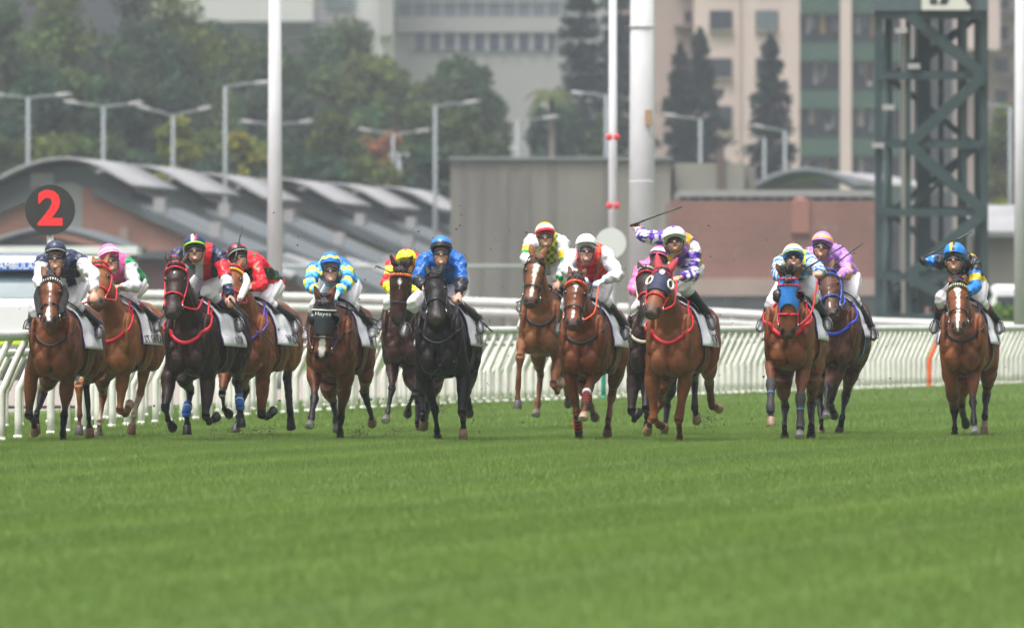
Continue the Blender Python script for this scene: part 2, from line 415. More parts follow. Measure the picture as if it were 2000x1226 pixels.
    for s in (-1, 1):                                    # dark skin round the eyes
        d = np.linalg.norm(V - np.array(hsurf(.265, 64 * s, -.004)), axis=1); w = (sm(.050, .026, d) * m * .75)[:, None]; C = C * (1 - w) + np.array((.010, .008, .007)) * w
    m = reg == 'ear'; w = (m * sm(.55, 1, t) * .6)[:, None]; C = C * (1 - w) + np.array((.012, .010, .009)) * w
    body = link("body", me, M['coat'], root); setcol(me, C)
    bv = BVHTree.FromPolygons([Vector(v) for v in V], [tuple(p.vertices) for p in me.polygons])
    # eyes
    for s in (-1, 1):
        e = MB(); e.sph(hsurf(.265, 64 * s, -.008), .025, 12, 9); e.build("eye", M['eye'], root)
    # hooves
    for key, co, to, fe in hoofs:
        h = (to - co).normalized(); side = (R - h * R.dot(h)).normalized(); fw = side.cross(h); fw = fw if fw.y < 0 else -fw
        hm = MB(); hc0 = S.get('hoofc', {}).get(key, S.get('hoof', (.055, .045, .04)))
        rows = []; SEG = 14; Lh = min(max((to - co).length, .07), .10)
        sole = []
        for j, (tt_, r_) in enumerate(((-.15, .032), (0, .042), (.5, .048), (.92, .054), (1.0, .050))):
            ring = []
            for q in range(SEG):
                an = 2 * math.pi * q / SEG; c_, s_ = math.cos(an), math.sin(an)
                stretch_ = (1.12 if s_ > 0 else .9)
                ring.append(co + h * (Lh * tt_ * (1 - .22 * max(0, -s_) * max(tt_, 0))) + side * (r_ * c_) + fw * (r_ * s_ * stretch_ + .012 * tt_))
            rows.append(ring)
        vs = [p for r_ in rows for p in r_]; fs = []
        for j in range(4):
            for q in range(SEG): q2 = (q + 1) % SEG; fs.append((j*SEG+q, j*SEG+q2, (j+1)*SEG+q2, (j+1)*SEG+q))
        fs.append(tuple(range(SEG-1, -1, -1))); fs.append(tuple(4*SEG+q for q in range(SEG)))
        hm.col(hc0).add(vs, fs)
        for j in range(SEG * 3, SEG * 5): hm.c[j] = (.30, .30, .30) if j >= SEG * 4 else hc0
        for j in range(0, SEG): hm.c[j] = tuple(.6 * c for c in hc0)
        hm.build("hoof", M['hoof'], root, True, True)
    # leg wraps
    for key, (kind, colr) in S.get('wraps', {}).items():
        e, kn, fe, co = cannon[key]; w = MB()
        if kind == 'fetlock':
            for t0, t1, cc in ((.60, .74, colr), (.74, .80, WHITE), (.80, 1.02, colr)):
                w.col(cc).loft([kn.lerp(fe, t0), kn.lerp(fe, t1)], [(.046, .052), (.050, .056)], R, 14, True, 0)
            w.col(colr).loft([kn.lerp(fe, 1.0), fe.lerp(co, .3)], [(.050, .056), (.044, .048)], R, 14, True, 0)
        elif kind == 'boot':
            w.col(colr).loft([kn.lerp(fe, -.22), kn.lerp(fe, 0), kn.lerp(fe, .22), kn.lerp(fe, .6), kn.lerp(fe, .95), fe.lerp(co, .45)],
                             [(.055, .058), (.060, .063), (.047, .053), (.038, .048), (.048, .054), (.042, .046)], R, 14)
            w.col(hexc(60, 110, 150)).loft([kn.lerp(fe, .34), kn.lerp(fe, .40)], [(.045, .053), (.044, .052)], R, 14, True, 0)
        elif kind == 'stripes':
            w.col(BLACK).loft([kn.lerp(fe, .15), kn.lerp(fe, .5), kn.lerp(fe, .9), fe.lerp(co, .1)], [(.043, .05), (.037, .045), (.044, .05), (.046, .052)], R, 14)
            for q in range(4):
                t0 = .28 + .17 * q; w.col(hexc(165, 40, 40)).loft([kn.lerp(fe, t0), kn.lerp(fe, t0 + .045)], [(.049, .055)] * 2, R, 14, True, 0)
            if key == 'FR': w.col(WHITE).loft([kn.lerp(fe, .05), kn.lerp(fe, .2)], [(.050, .055)] * 2, R, 14, True, 0)
        w.build("leg_wrap", M['fleece'] if kind == 'fetlock' else M['cloth'], root, True, True)
    # mane: strands flying back from the crest, and a forelock
    hm = MB(); mc = S.get('mane', (.012, .010, .010)); mr_ = random.Random(int(S['cx']))
    crest = [hsurf(-.05, 0, .0) - n * .03, hb + (hb - mid).cross(R).normalized() * -.0 + U * .115, mid + U * .17, nb + U * .27]
    for q in range(S.get('strands', 60) * 3):
        u = mr_.random() ** 1.3; i = min(int(u * 3), 2); p = crest[i].lerp(crest[i+1], u * 3 - i) + R * mr_.uniform(-.022, .022)
        d = (-F * mr_.uniform(.5, 1.1) + R * mr_.uniform(-.2, .25) + U * mr_.uniform(.0, .35)).normalized(); L = mr_.uniform(.05, .13) * S.get('manelen', 1)
        b_ = mr_.uniform(.7, 1.5)
        hm.col(tuple(c * b_ for c in mc)).tube([p - U * .04, p + d * L * .5, p + d * L - U * .03], [.010, .008, .003], 4)
    for q in range(26):
        p = hsurf(-.035, mr_.uniform(-24, 24), -.004); d = (a * mr_.uniform(.2, .8) + lat * mr_.uniform(-.4, .4) + n * .25).normalized()
        hm.col(mc).tube([p - a * .02, p + d * .05, p + d * mr_.uniform(.08, .12) - n * .01], [.008, .007, .002], 4)
    for q in range(S.get('tuft', 0) * 2):
        p = hsurf(-.05, mr_.uniform(-50, 50), -.02); d = (-a * mr_.uniform(.5, 1.0) + lat * mr_.uniform(-.75, .75) + n * mr_.uniform(-.5, .1)).normalized(); L = mr_.uniform(.05, .13) * S.get('tuftlen', 1)
        b_ = mr_.uniform(.8, 1.8); hm.col(tuple(c * b_ for c in mc)).tube([p, p + d * L * .6, p + d * L + a * L * .35], [.008, .006, .002], 4)
    hm.build("mane", M['hair'], root, True, True)
    tl = MB(); t0 = loc(-1.70, 0, 1.30)
    for q in range(46):
        d = Vector((mr_.uniform(-.08, .08), mr_.uniform(.45, .8), mr_.uniform(-.35, -.02))); s0 = t0 + R * mr_.uniform(-.03, .03)
        tl.col(tuple(c * mr_.uniform(.7, 1.6) for c in mc)).tube([s0, s0 + Vector((d.x * .3, d.y * .4, .04)), s0 + d * .7, s0 + d * mr_.uniform(.9, 1.1) + Vector((0, 0, -.10))], [.02, .018, .012, .003], 5)
    tl.build("tail", M['hair'], root, True, True)
    # ---- tack
    bc = S.get('bridle', BLACK); bw = .0095 if bc == BLACK else .0115
    br = MB(); br.col(bc)
    for s in (-1, 1):
        br.tube([hsurf(.04, 80 * s), hsurf(.2, 97 * s), hsurf(.45, 100 * s), hsurf(.70, 92 * s), hsurf(.80, 84 * s)], bw, 6)
    br.tube([hsurf(.0, g, .014) for g in range(-100, 101, 20)], bw, 6)
    brd = br.build("bridle", M['tack'], root, True, True)
    nbm = MB(); nbm.col(S.get('nosec', bc)); nr = S.get('noser', bw)
    nbm.tube([hsurf(.60, g, .010 + nr * .5) for g in range(-180, 181, 20)], nr, 8); nbm.build("noseband", M['fleece'] if nr > .02 else M['tack'], root, True, True)
    bbm = MB(); bbc = S.get('browc', bc)
    br2 = S.get('browr', bw)
    if S.get('browstripe'):
        gs = list(range(-84, 85, 6))
        for i in range(len(gs) - 1):
            bbm.col(S['browstripe'][i % 2]).tube([hsurf(.115 - .02 * math.cos(math.radians(gs[i])), gs[i], .014), hsurf(.115 - .02 * math.cos(math.radians(gs[i+1])), gs[i+1], .014)], br2, 8)
    else: bbm.col(bbc).tube([hsurf(.13 - .03 * math.cos(math.radians(g)), g, .014) for g in range(-90, 91, 15)], br2, 8)
    bbm.build("browband", M['tack'], root, True, True)
    for s in (-1, 1):
        rg = MB(); c = hsurf(.80, 88 * s, .022)
        rg.tube([c + a * (.032 * math.cos(x)) + n * (.032 * math.sin(x)) for x in np.linspace(0, 2 * math.pi, 15)], .006, 6); rg.build("bit_ring", M['steel'], root)
    if S.get('cheek'):                                  # sheepskin cheek pieces
        for s in (-1, 1):
            if S['cheek'][1] not in (0, s): continue
            ck = MB(); ck.col(S['cheek'][0]).loft([hsurf(.10, 84 * s, .02), hsurf(.25, 92 * s, .030), hsurf(.5, 94 * s, .034), hsurf(.74, 90 * s, .028)], [.030, .043, .043, .034], n, 12)
            ck.build("cheek_piece", M['fleece'], root, True, True)
    hd = S.get('hood')
    if hd:
        hm = MB(); tss = np.linspace(-.03, hd['t1'], 22); gs = np.linspace(-118, 118, 48); rows = []; cols = []
        eyes_ = [hsurf(.265, 62 * s, .008) for s in (-1, 1)]
        for t_ in tss:
            row = []
            for g in gs:
                t2 = t_ - hd.get('arch', 0) * (abs(g) / 118) ** 2 * (t_ > .2) 
                row.append(hsurf(t2, g, .013))
            rows.append(row)
        hm.grid(rows); hm.c = []
        for p in hm.v:
            d = min((Vector(p) - e).length for e in eyes_)
            hm.c.append(hd['rim'] if (hd.get('rim') and d < hd.get('rimr', .056)) else hd['c'])
        vs = [Vector(p) for p in hm.v]
        hm.f = [f for f in hm.f if min((sum((vs[i] for i in f), Vector()) / 4 - e).length for e in eyes_) > hd.get('hole', .036)]
        o = hm.build("hood", M['cloth'], root, True, True)
        md = o.modifiers.new("thick", 'SOLIDIFY'); md.thickness = .006; md.offset = 1
        if hd.get('rim'):
            for s in (-1, 1):
                ax = (lat * s * .72 + n * .69).normalized(); b2 = ax.cross(a).normalized(); b1 = b2.cross(ax).normalized(); c = hsurf(.265, 58 * s, .016)
                rm = MB(); rm.col(hd['rim']).tube([c + b1 * (.052 * math.cos(x)) + b2 * (.044 * math.sin(x)) for x in np.linspace(0, 2 * math.pi, 21)], .0125, 8); rm.build("eye_rim", M['cloth'], root, True, True)
        if hd.get('ears'):
            for s in (-1, 1):
                e0 = hsurf(.0, 62 * s, -.03); ed = (-a * .9 + lat * (S.get('earout', .26) * s) - n * S.get('earback', .05)).normalized(); em = MB()
                em.col(hd['ears']).loft([e0 - ed * .02, e0 + ed * .05, e0 + ed * .11, e0 + ed * .18, e0 + ed * .225], [(.045, .032), (.050, .032), (.042, .026), (.025, .018), (.006, .006)], lat, 10)
                em.build("ear_cover", M['cloth'], root, True, True)
        if hd.get('cups'):
            for s in (-1, 1):
                c = hsurf(.29, 74 * s, .0); cm = MB(); rows = []
                ax = (lat * s * .9 + n * .35).normalized(); b1 = a; b2 = ax.cross(a).normalized()
                for q, (rr_, dd) in enumerate(((.074, -.01), (.074, .02), (.062, .045), (.036, .06), (.004, .066))):
                    rows.append([c + ax * dd + b1 * (rr_ * math.cos(x)) + b2 * (rr_ * math.sin(x)) for x in np.linspace(math.pi * -.1, math.pi * 1.25, 16)])
                cm.col(hd['cups']).grid(rows); o = cm.build("blinker_cup", M['boot'], root, True, True)
                md = o.modifiers.new("thick", 'SOLIDIFY'); md.thickness = .007
        if hd.get('band'):
            bm_ = MB(); bm_.col(hd['band']).tube([hsurf(.14, g, .02) for g in range(-95, 96, 12)], .011, 8); bm_.build("hood_band", M['tack'], root, True, True)
            bm_ = MB(); bm_.col(BLACK).tube([hsurf(.155, g, .022) for g in range(-95, 96, 12)], .006, 8); bm_.build("hood_band", M['tack'], root, True, True)
        if hd.get('word'):
            tm = MB()
            for s_, size, t_, cc in hd['word']:
                v, f = text_mesh(s_, size); tm.col(cc)
                tm.add([hsurf(t_ - p[1] / HL, math.degrees(p[0] / .105), .024) for p in v], f)
            tm.build("hood_lettering", M['tack'], root, False, True)
        if hd.get('badge'):
            tm = MB(); c = hsurf(.13, 0, .02)
            for rr_, cc, o_ in ((.030, WHITE, .0), (.022, hexc(60, 70, 130), .003), (.015, WHITE, .006)):
                tm.col(cc).add([c + n * o_ + lat * (rr_ * math.cos(x)) + a * (rr_ * 1.1 * math.sin(x)) for x in np.linspace(0, 2*math.pi, 17)[:-1]], [tuple(range(16))])
            tm.build("hood_badge", M['tack'], root, False, True)
    def ray(f, ang, off, uc=1.08):                      # skin point at trunk station f, ang from straight up (90 = image right)
        c = loc(f, 0, uc); an = math.radians(ang); d = R * math.sin(an) + U * math.cos(an)
        h = bv.ray_cast(c + d * .62, -d, .62)
        return (h[0] if h[0] else c + d * .32) + d * off
    bp = S.get('plate')
    if bp:                                              # breastplate round the base of the neck
        bm_ = MB(); bm_.col(bp[0]); w = bp[1]; pts = []
        for g in np.linspace(-1, 1, 29):
            an = g * math.radians(125); ctr = loc(-.24, 0, 1.26)
            d3 = (F * (math.cos(an) * .30) + R * (math.sin(an) * .22) - U * (.17 * math.cos(an) - .15 * math.sin(an) ** 2)); d = d3.normalized()
            h = bv.ray_cast(ctr + d * .9, -d, .9); pts.append((h[0] if h[0] else ctr + d * .3) + d * .008)
        for _ in range(2):
            for i in range(1, len(pts) - 1): pts[i] = (pts[i-1] + pts[i] * 2 + pts[i+1]) / 4 
        q, rr_ = resample(pts, [(w, w)] * len(pts), 2)
        for i in range(len(q)):
            nn = bv.find_nearest(q[i])
            if nn[0] is not None and (q[i] - nn[0]).dot(nn[1]) < .010: q[i] = nn[0] + nn[1] * .011
        w *= .8; bm_.loft(q, [(w, w * .42)] * len(q), U, 8, True, 0); bm_.build("breastplate", M['tack'], root, True, True)
        if bp[2]:
            for s in (-1, 1):
                st = MB(); st.col(bp[0]).tube([q[14 if s < 0 else -15] , loc(-.16, .19 * s, 1.33) + F * .03, loc(-.33, .14 * s, 1.52)], .013, 6, 3); st.build("breast_strap", M['tack'], root, True, True)
    # saddle cloth
    nf, na = 13, 37; amax = S.get('cloth_ang', 96); f0, f1 = -.36, -1.02; rows = []
    for i in range(nf):
        f = lerp(f0, f1, i / (nf - 1)); row = []
        for j in range(na):
            g = lerp(-amax, amax, j / (na - 1)); e = abs(g) / amax
            flare = .012 + .045 * sm(.62, 1, e) * (.5 + .5 * (i / (nf - 1))) + .010 * math.sin(i * 1.15 + g * .05 + S['cx']) * e
            row.append(ray(f, g + 0 * i, float(flare)) + U * (-.02 * sm(.8, 1, e) * (i / nf)))
        rows.append(row)
    cm = MB(); cm.col(S.get('clothc', (.60, .60, .63))).grid(rows)
    o = cm.build("saddle_cloth", M['cloth'], root, True, True); md = o.modifiers.new("thick", 'SOLIDIFY'); md.thickness = .007; md.offset = 1
    def clothpt(uf, g, off):                             # uf 0..1 along the cloth, g angle
        x = uf * (nf - 1); y = (g + amax) / (2 * amax) * (na - 1); i = int(min(max(x, 0), nf - 1.001)); j = int(min(max(y, 0), na - 1.001)); x -= i; y -= j
        p = rows[i][j].lerp(rows[i+1][j], x).lerp(rows[i][j+1].lerp(rows[i+1][j+1], x), y); an = math.radians(g)
        return p + (R * math.sin(an) + U * math.cos(an)) * off
    for word, side_, u0, size, g0 in S.get('words', []):
        tm = MB(); v, f = text_mesh(word, size, .012); tm.col(BLACK)
        sg_ = side_; tm.add([clothpt(u0 + sg_ * p[0] * .72 / .66, sg_ * (g0 - math.degrees(p[1] / .36)), .017) for p in v], f)
        o = tm.build("cloth_lettering", M['tack'], o_cloth(root), False, True)
    for s in (-1, 1):
        ed = MB(); ed.col(S.get('edge', hexc(60, 55, 110))).tube([clothpt(0, s * g, .006) for g in np.linspace(20, amax, 12)], .007, 6)
        ed.build("cloth_piping", M['tack'], o_cloth(root), True, True)
    sd = MB(); rows = []
    for i in range(9):
        f = lerp(-.44, -.84, i / 8); rows.append([ray(f, g, .024 + .03 * math.exp(-((i - 0) / 1.5) ** 2) + .02 * math.exp(-((i - 8) / 1.5) ** 2)) for g in range(-36, 37, 6)])
    sd.col(BLACK).grid(rows); o = sd.build("saddle", M['boot'], root, True, True); md = o.modifiers.new("thick", 'SOLIDIFY'); md.thickness = .012; md.offset = 1
    gi = MB(); gi.col(S.get('girth', BLACK)); pts = [ray(-.47, g, .008) for g in list(range(60, 301, 12))]
    gi.loft(pts, [(.04, .006)] * len(pts), F, 8, True, 0); gi.build("girth", M['tack'], root, True, True)
    S['loc'] = loc; S['root'] = root; S['ray'] = ray; S['bv'] = bv; S['FRU'] = (F, R, U); S['muzzle_ring'] = {s: hsurf(.80, 88 * s, .022) for s in (-1, 1)}
    return S
def build_reins(S, hands):
    R = S['FRU'][1]; U = Vector((0, 0, 1)); bc = S.get('bridle', BLACK); rn = MB(); rn.col(S.get('reinc', bc)); w = .008 if bc == BLACK else .011
    for s, k in ((-1, 'L'), (1, 'R')):
        c = S['muzzle_ring'][s]; e = hands[k]
        if k in S.get('reinfar', ''): e = S['loc'](-.30, .08 * s, 1.55)
        rn.tube([c, c.lerp(e, .35) - U * .06 + R * .06 * s, c.lerp(e, .7) - U * .05 + R * .03 * s, e], w, 6, 3)
    rn.build("reins", M['tack'], S['root'], True, True)
def o_cloth(root): return [c for c in root.children if c.name.startswith("saddle_cloth")][0]
c1 = lambda x, y=570, s=3.955: (x, y, s)
HA, HC, HE, HH, HJ, HL_, HN = (0,430,2.6656), (290,430,2.6656), (570,430,2.665), (960,380,2.452), (1190,380,2.404), (1450,430,2.665), (1760,430,2.665)
BLUE = hexc(40, 105, 190)
SPECS = [
 dict(id='A', tuft=16, reinfar='R', label="bay horse with narrow white blaze, black sheepskin cheek pieces and striped browband", o=c1(30), ho=HA, Y=121.5, cx=101, yaw=10.5, zc=.66, coat='bay',
  poll=(262,290), muz=(256,538), FL=((125,620),(105,950),(140,990),(152,1085),'fbb'), FR=((402,680),(377,950),(367,1095),(374,1172),'bbb'),
  HL=((270,640),(215,770),(165,935),(160,1105),'bff'), HR=((590,560),(545,705),(568,975),(578,1120),'bfb'), hoofc={'FL':(.22,.13,.07),'HL':(.22,.13,.07),'HR':(.2,.11,.06)},
  blaze=[(.12,-.012,.001),(.2,.0,.024),(.3,.006,.012),(.45,.0,.006),(.62,-.004,.010),(.78,-.018,.028),(.92,-.005,.018)], browstripe=[WHITE, BLACK], browr=.017, cheek=((.012,.012,.013),0), plate=(BLACK,.016,False)),
 dict(id='B', label="chestnut horse in red bridle with folded foreleg beside the ambulance", o=c1(130), ho=HA, Y=125, cx=214, yaw=13, zc=.70, coat='chestnut',
  poll=(512,222), muz=(492,440), turn=14, FL=((235,610),(95,725),(102,955),(95,1112),'f0b'), FR=((440,620),(410,910),(455,935),(492,870),'fbb'),
  HL=((270,620),(285,790),(255,1005),(245,1110),'bfb'), HR=((620,480),(568,780),(518,950),(500,1090),'bfb'), hoofc={'FL':(.06,.055,.055),'FR':(.3,.2,.12),'HR':(.24,.12,.07),'HL':(.3,.25,.2)}, socks={'HL':1.5,'HR':1.25},
  blaze=[(.05,-.02,.001),(.15,-.02,.03),(.3,-.015,.028),(.45,-.01,.014),(.9,.0,.008)], bridle=RED, plate=(RED,.024,True), mane=(.12,.05,.025), words=[("ST GRAND BLANK",1,.60,.125,86),("3",1,.45,.42,55)]),
 dict(id='C', reinfar='R', label="dark brown horse in red bridle and red breastplate with blue hind bandages", o=c1(300), ho=HC, Y=121.5, cx=366, yaw=16, zc=.69, coat='dark',
  poll=(140,222), muz=(120,488), FL=((125,620),(95,890),(112,985),(150,1040),'fbb'), FR=((420,660),(405,955),(430,1000),(490,975),'fbb'),
  HL=((230,620),(285,760),(253,935),(262,1120),'bff'), HR=((645,520),(645,690),(668,885),(680,1060),'bff'), hoof=(.014,.013,.013), wraps={'HL':('fetlock',BLUE),'HR':('fetlock',BLUE)}, earout=.45,
  blaze=[(.15,.0,.002),(.2,.0,.010),(.25,.0,.002)], bridle=RED, plate=(RED,.026,True), tuft=40, words=[("NOOR",1,.66,.13,86)]),
 dict(id='D', label="bright bay horse with yellow browband and white sheepskin cheek pieces", o=c1(400), ho=HC, Y=126, cx=477, yaw=15, zc=.69, coat='redbay',
  poll=(432,240), muz=(408,455), turn=18, FL=((160,600),(135,785),(150,905),(190,935),'fbb'), FR=((450,640),(437,945),(480,965),(532,925),'fbb'),
  HL=((280,620),(315,750),(255,960),(235,1095),'bff'), HR=((660,430),(637,660),(657,920),(670,1055),'bfb'), hoof=(.02,.018,.017), browc=hexc(240,170,30), browr=.016, cheek=((.62,.60,.56),1),
  bridle=RED, plate=(hexc(90,60,150),.022,True), words=[("WINDLOR",1,.66,.15,85)]),
 dict(id='E', label="bay horse wearing a black hood with visor cups and a white nose", o=c1(580), ho=HE, Y=123.5, cx=643, yaw=9, zc=.675, coat='bay',
  poll=(165,425), muz=(152,735), reach=.5, FL=((125,590),(137,820),(112,970),(95,1050),'fff'), FR=((370,720),(335,965),(333,1085),(337,1142),'bbb'),
  HL=((240,700),(285,860),(305,1000),(312,1080),'bff'), HR=((530,600),(520,760),(570,935),(582,1015),'bbb'), hoofc={'FL':(.07,.065,.06),'HR':(.2,.14,.08)}, earout=.35, earback=.0,
  blaze=[(.5,.004,.03),(.6,.004,.035),(.8,.004,.042),(.9,.0,.028),(.94,0,.001)], hood=dict(c=(.020,.021,.024),t1=.56,arch=.14,cups=(.012,.012,.013),band=(.5,.5,.42),word=[("Hayes",.060,.20,WHITE),("\u2013\u2013\u2013",.055,.255,hexc(40,130,90))]),
  plate=(BLACK,.018,True), tuft=50, mane=(.02,.016,.015), words=[("AKAS",1,.60,.17,87)]),
 dict(id='F', tuft=30, label="dark bay horse with white star and orange browband behind the black horse", o=c1(730), ho=HE, Y=131, cx=786, yaw=8, zc=.76, coat='darkbay',
  poll=(565,255), muz=(550,540), FL=((145,560),(140,745),(107,925),(90,1006),'fff'), FR=((265,640),(318,775),(270,885),(262,935),'fbb'),
  HL=((330,650),(340,850),(340,1015),(345,1102),'bfb'), HR=((480,680),(425,850),(400,1020),(398,1107),'bfb'), hoofc={'FL':(.07,.06,.055),'HL':(.34,.22,.15),'HR':(.34,.22,.15)}, socks={'HL':2.2,'HR':2.2}, earout=.45,
  blaze=[(.15,.0,.006),(.19,.0,.026),(.25,.004,.020),(.32,.004,.006),(.36,0,.001)], browstripe=[hexc(250,140,30), hexc(200,60,30)], browr=.018),
 dict(id='G', label="black horse with plain black bridle under the rider in plain blue", o=c1(730), ho=HE, Y=122, cx=856, yaw=8, zc=.69, coat='black',
  poll=(742,275), muz=(755,508), FL=((385,650),(470,895),(490,1075),(495,1136),'bbb'), FR=((692,640),(685,930),(690,985),(692,1120),'fbb'),
  HL=((400,640),(375,780),(375,930),(388,1045),'bfb'), HR=((745,600),(722,760),(730,890),(738,930),'bbb'), hoofc={'FL':(.012,.012,.012),'FR':(.26,.17,.10),'HL':(.18,.12,.07)}, hoof=(.05,.04,.03),
  plate=(BLACK,.014,True), strands=60, words=[("DAZZLING",1,.66,.16,84)]),
 dict(id='H', label="chestnut horse with broad crooked white blaze, mid-leap clear of the turf", o=c1(990), ho=HH, Y=135, cx=1056, yaw=7, zc=.87, coat='russet',
  poll=(220,298), muz=(188,528), turn=-14, FL=((130,380),(100,505),(88,740),(82,925),'f0b'), FR=((400,520),(357,705),(392,770),(425,695),'fbb'),
  HL=((235,460),(262,640),(240,870),(222,965),'bff'), HR=((440,620),(450,700),(465,790),(476,865),'bbb'), hoofc={'FL':(.07,.065,.06),'FR':(.3,.2,.13),'HL':(.16,.13,.10),'HR':(.08,.07,.065)},
  blaze=[(.1,.0,.004),(.16,.006,.040),(.3,-.004,.036),(.5,-.006,.016),(.75,-.012,.028),(.84,-.012,.012)], plate=(BLACK,.022,False), mane=(.12,.05,.025), strands=40),
 dict(id='I', tuft=40, label="chestnut horse in orange bridle with red and black striped leg wraps", o=c1(1080), ho=HH, Y=123, cx=1137, yaw=10.5, zc=.68, coat='liver',
  poll=(408,395), muz=(388,630), turn=-8, FL=((130,620),(185,925),(198,1080),(200,1130),'fbb'), FR=((330,580),(262,765),(250,885),(230,995),'fff'),
  HL=((250,700),(270,830),(292,900),(328,965),'bbb'), HR=((500,560),(452,800),(428,990),(420,1102),'bfb'), hoofc={'FR':(.34,.22,.15),'HL':(.12,.08,.06),'HR':(.16,.08,.06),'FL':(.02,.02,.02)}, wraps={'FL':('stripes',BLACK),'FR':('stripes',BLACK)},
  blaze=[(.1,.0,.004),(.15,.0,.030),(.24,.004,.014),(.4,.0,.003),(.66,-.004,.004),(.72,-.004,.020),(.84,-.008,.012)], browc=hexc(240,85,30), browr=.014, reinc=hexc(245,85,30), plate=(BLACK,.02,True), strands=60, mane=(.03,.014,.01)),
 dict(id='J', label="dark bay horse with white-rimmed bridle hidden behind the horse in the navy hood", o=c1(1210), ho=HJ, Y=127, cx=1262, yaw=15, zc=.69, coat='dark',
  poll=(172,345), muz=(178,545), FL=((110,640),(92,915),(110,985),(150,935),'fbb'), FR=((220,680),(205,900),(212,960),(222,1040),'fbb'),
  HL=((380,700),(370,880),(352,1055),(345,1125),'bfb'), HR=((565,560),(580,690),(580,890),(602,1000),'bfb'), hoofc={'HR':(.28,.19,.11),'HL':(.015,.015,.015)}, hoof=(.014,.013,.013), earback=.1,
  bridle=(.55,.52,.45), nosec=RED, browc=RED, plate=((.5,.47,.38),.022,False), clothc=(.6,.6,.63)),
 dict(id='K', reinfar='L', label="reddish bay horse in a navy hood with red ear covers and red bridle", o=c1(1210), ho=HJ, Y=121, cx=1307, yaw=12.5, zc=.69, coat='redbay', nopoints=('FL','FR','HL','HR'),
  poll=(255,345), muz=(197,556), turn=-10, FL=((255,640),(265,985),(300,1020),(350,1040),'fbb'), FR=((512,640),(457,985),(465,1115),(462,1187),'bbb'),
  HL=((330,680),(322,850),(240,990),(212,1080),'bfb'), HR=((690,560),(692,700),(712,885),(772,890),'bbb'), hoofc={'FL':(.32,.19,.10),'HL':(.26,.16,.09),'HR':(.30,.2,.11),'FR':(.12,.04,.02)}, earout=.30, earback=-.05,
  hood=dict(c=(.018,.022,.06),t1=.50,arch=.10,hole=.046,rim=(.62,.60,.53),rimr=.03,ears=hexc(150,35,45),badge=True), bridle=RED, plate=(RED,.024,True), mane=(.06,.022,.012), words=[("FOR",1,.60,.17,85)]),
 dict(id='L', label="bay horse in a bright blue hood with dark eye cups and red tack", o=c1(1480), ho=HL_, Y=122.5, cx=1538, yaw=8, zc=.755, coat='redbay',
  poll=(240,305), muz=(238,612), reach=.48, FL=((110,540),(103,720),(98,895),(105,1042),'fff'), FR=((350,600),(330,830),(330,1035),(318,1132),'fff'),
  HL=((195,650),(210,890),(210,1050),(207,1137),'bfb'), HR=((425,640),(415,860),(412,1040),(412,1112),'bfb'), hoofc={'FL':(.24,.16,.10),'FR':(.09,.08,.08)}, wraps={'FL':('boot',(.028,.026,.027)),'FR':('boot',(.028,.026,.027))}, earout=.5,
  hood=dict(c=hexc(38,122,205),t1=.43,arch=-.42,hole=.060,cups=(.03,.024,.022)), bridle=RED, browc=RED, plate=(RED,.03,False), strands=60, tuft=130, tuftlen=1.7, words=[("B",1,.75,.13,80)]),
 dict(id='M', label="brown horse in blue bridle and blue breastplate under the lilac rider", o=c1(1480), ho=HL_, Y=128, cx=1630, yaw=8, zc=.77, coat='brown',
  poll=(432,262), muz=(463,490), turn=22, FL=((590,600),(540,745),(525,890),(532,975),'fff'), FR=((640,560),(560,830),(562,880),(592,950),'fbb'),
  HL=((520,640),(475,800),(490,1000),(490,1112),'bfb'), HR=((722,600),(682,780),(652,970),(625,1097),'bfb'), hoofc={'HL':(.26,.17,.10)}, hoof=(.03,.027,.026), blaze=[(.1,.0,.002),(.14,.02,.008),(.2,.02,.002),(.72,0,.002),(.78,.0,.018),(.86,.0,.004)],
  bridle=hexc(40,75,170), plate=(hexc(45,60,175),.028,False), girth=hexc(50,120,190), strands=30, words=[("TTLE PAR",1,.60,.15,84)]),
 dict(id='N', tuft=14, reinfar='L', label="bay horse with long white blaze and beaded browband, alone at the end", o=c1(1800), ho=HN, Y=127, cx=1879, yaw=8, zc=.70, coat='redbay',
  poll=(292,318), muz=(300,568), FL=((225,690),(255,915),(255,1055),(255,1122),'b0b'), FR=((402,600),(395,850),(405,1005),(412,1105),'fff'),
  HL=((320,680),(310,860),(320,950),(345,1020),'bbb'), HR=((520,600),(500,790),(487,965),(482,1095),'bfb'), hoofc={'FR':(.12,.115,.12),'HR':(.28,.2,.13)}, hoof=(.02,.018,.018), socks={'HR':2.1}, earback=.5,
  blaze=[(.09,-.012,.004),(.14,-.005,.038),(.2,.0,.040),(.32,.006,.022),(.5,.004,.022),(.72,-.006,.024),(.9,-.012,.016),(1,-.01,.014)], browstripe=[(.6,.62,.45),(.1,.12,.06)], browr=.017, plate=(BLACK,.022,True), strands=40, words=[("FINI",-1,.40,.15,86),("N-F",1,.50,.15,86)]),
]
# ---------------------------------------------------------------- jockeys
SKIN = (.44, .235, .165)
def star5(x, y, r):                      # inside a five-pointed star of radius r at the origin
    an = np.arctan2(x, y); rad = np.hypot(x, y); s = 2 * math.pi / 5
    a = np.abs((an + s / 2) % s - s / 2); k = r * .45
    # edge between the tip (r at a=0) and the notch (k at a=s/2)
    x1, y1, x2, y2 = 0, r, k * math.sin(s / 2), k * math.cos(s / 2)
    px, py = rad * np.sin(a), rad * np.cos(a)
    return ((x2 - x1) * (py - y1) - (y2 - y1) * (px - x1)) < 0
def star4(x, y, r): return np.sqrt(np.abs(x)) + np.sqrt(np.abs(y)) < math.sqrt(r) * 1.12

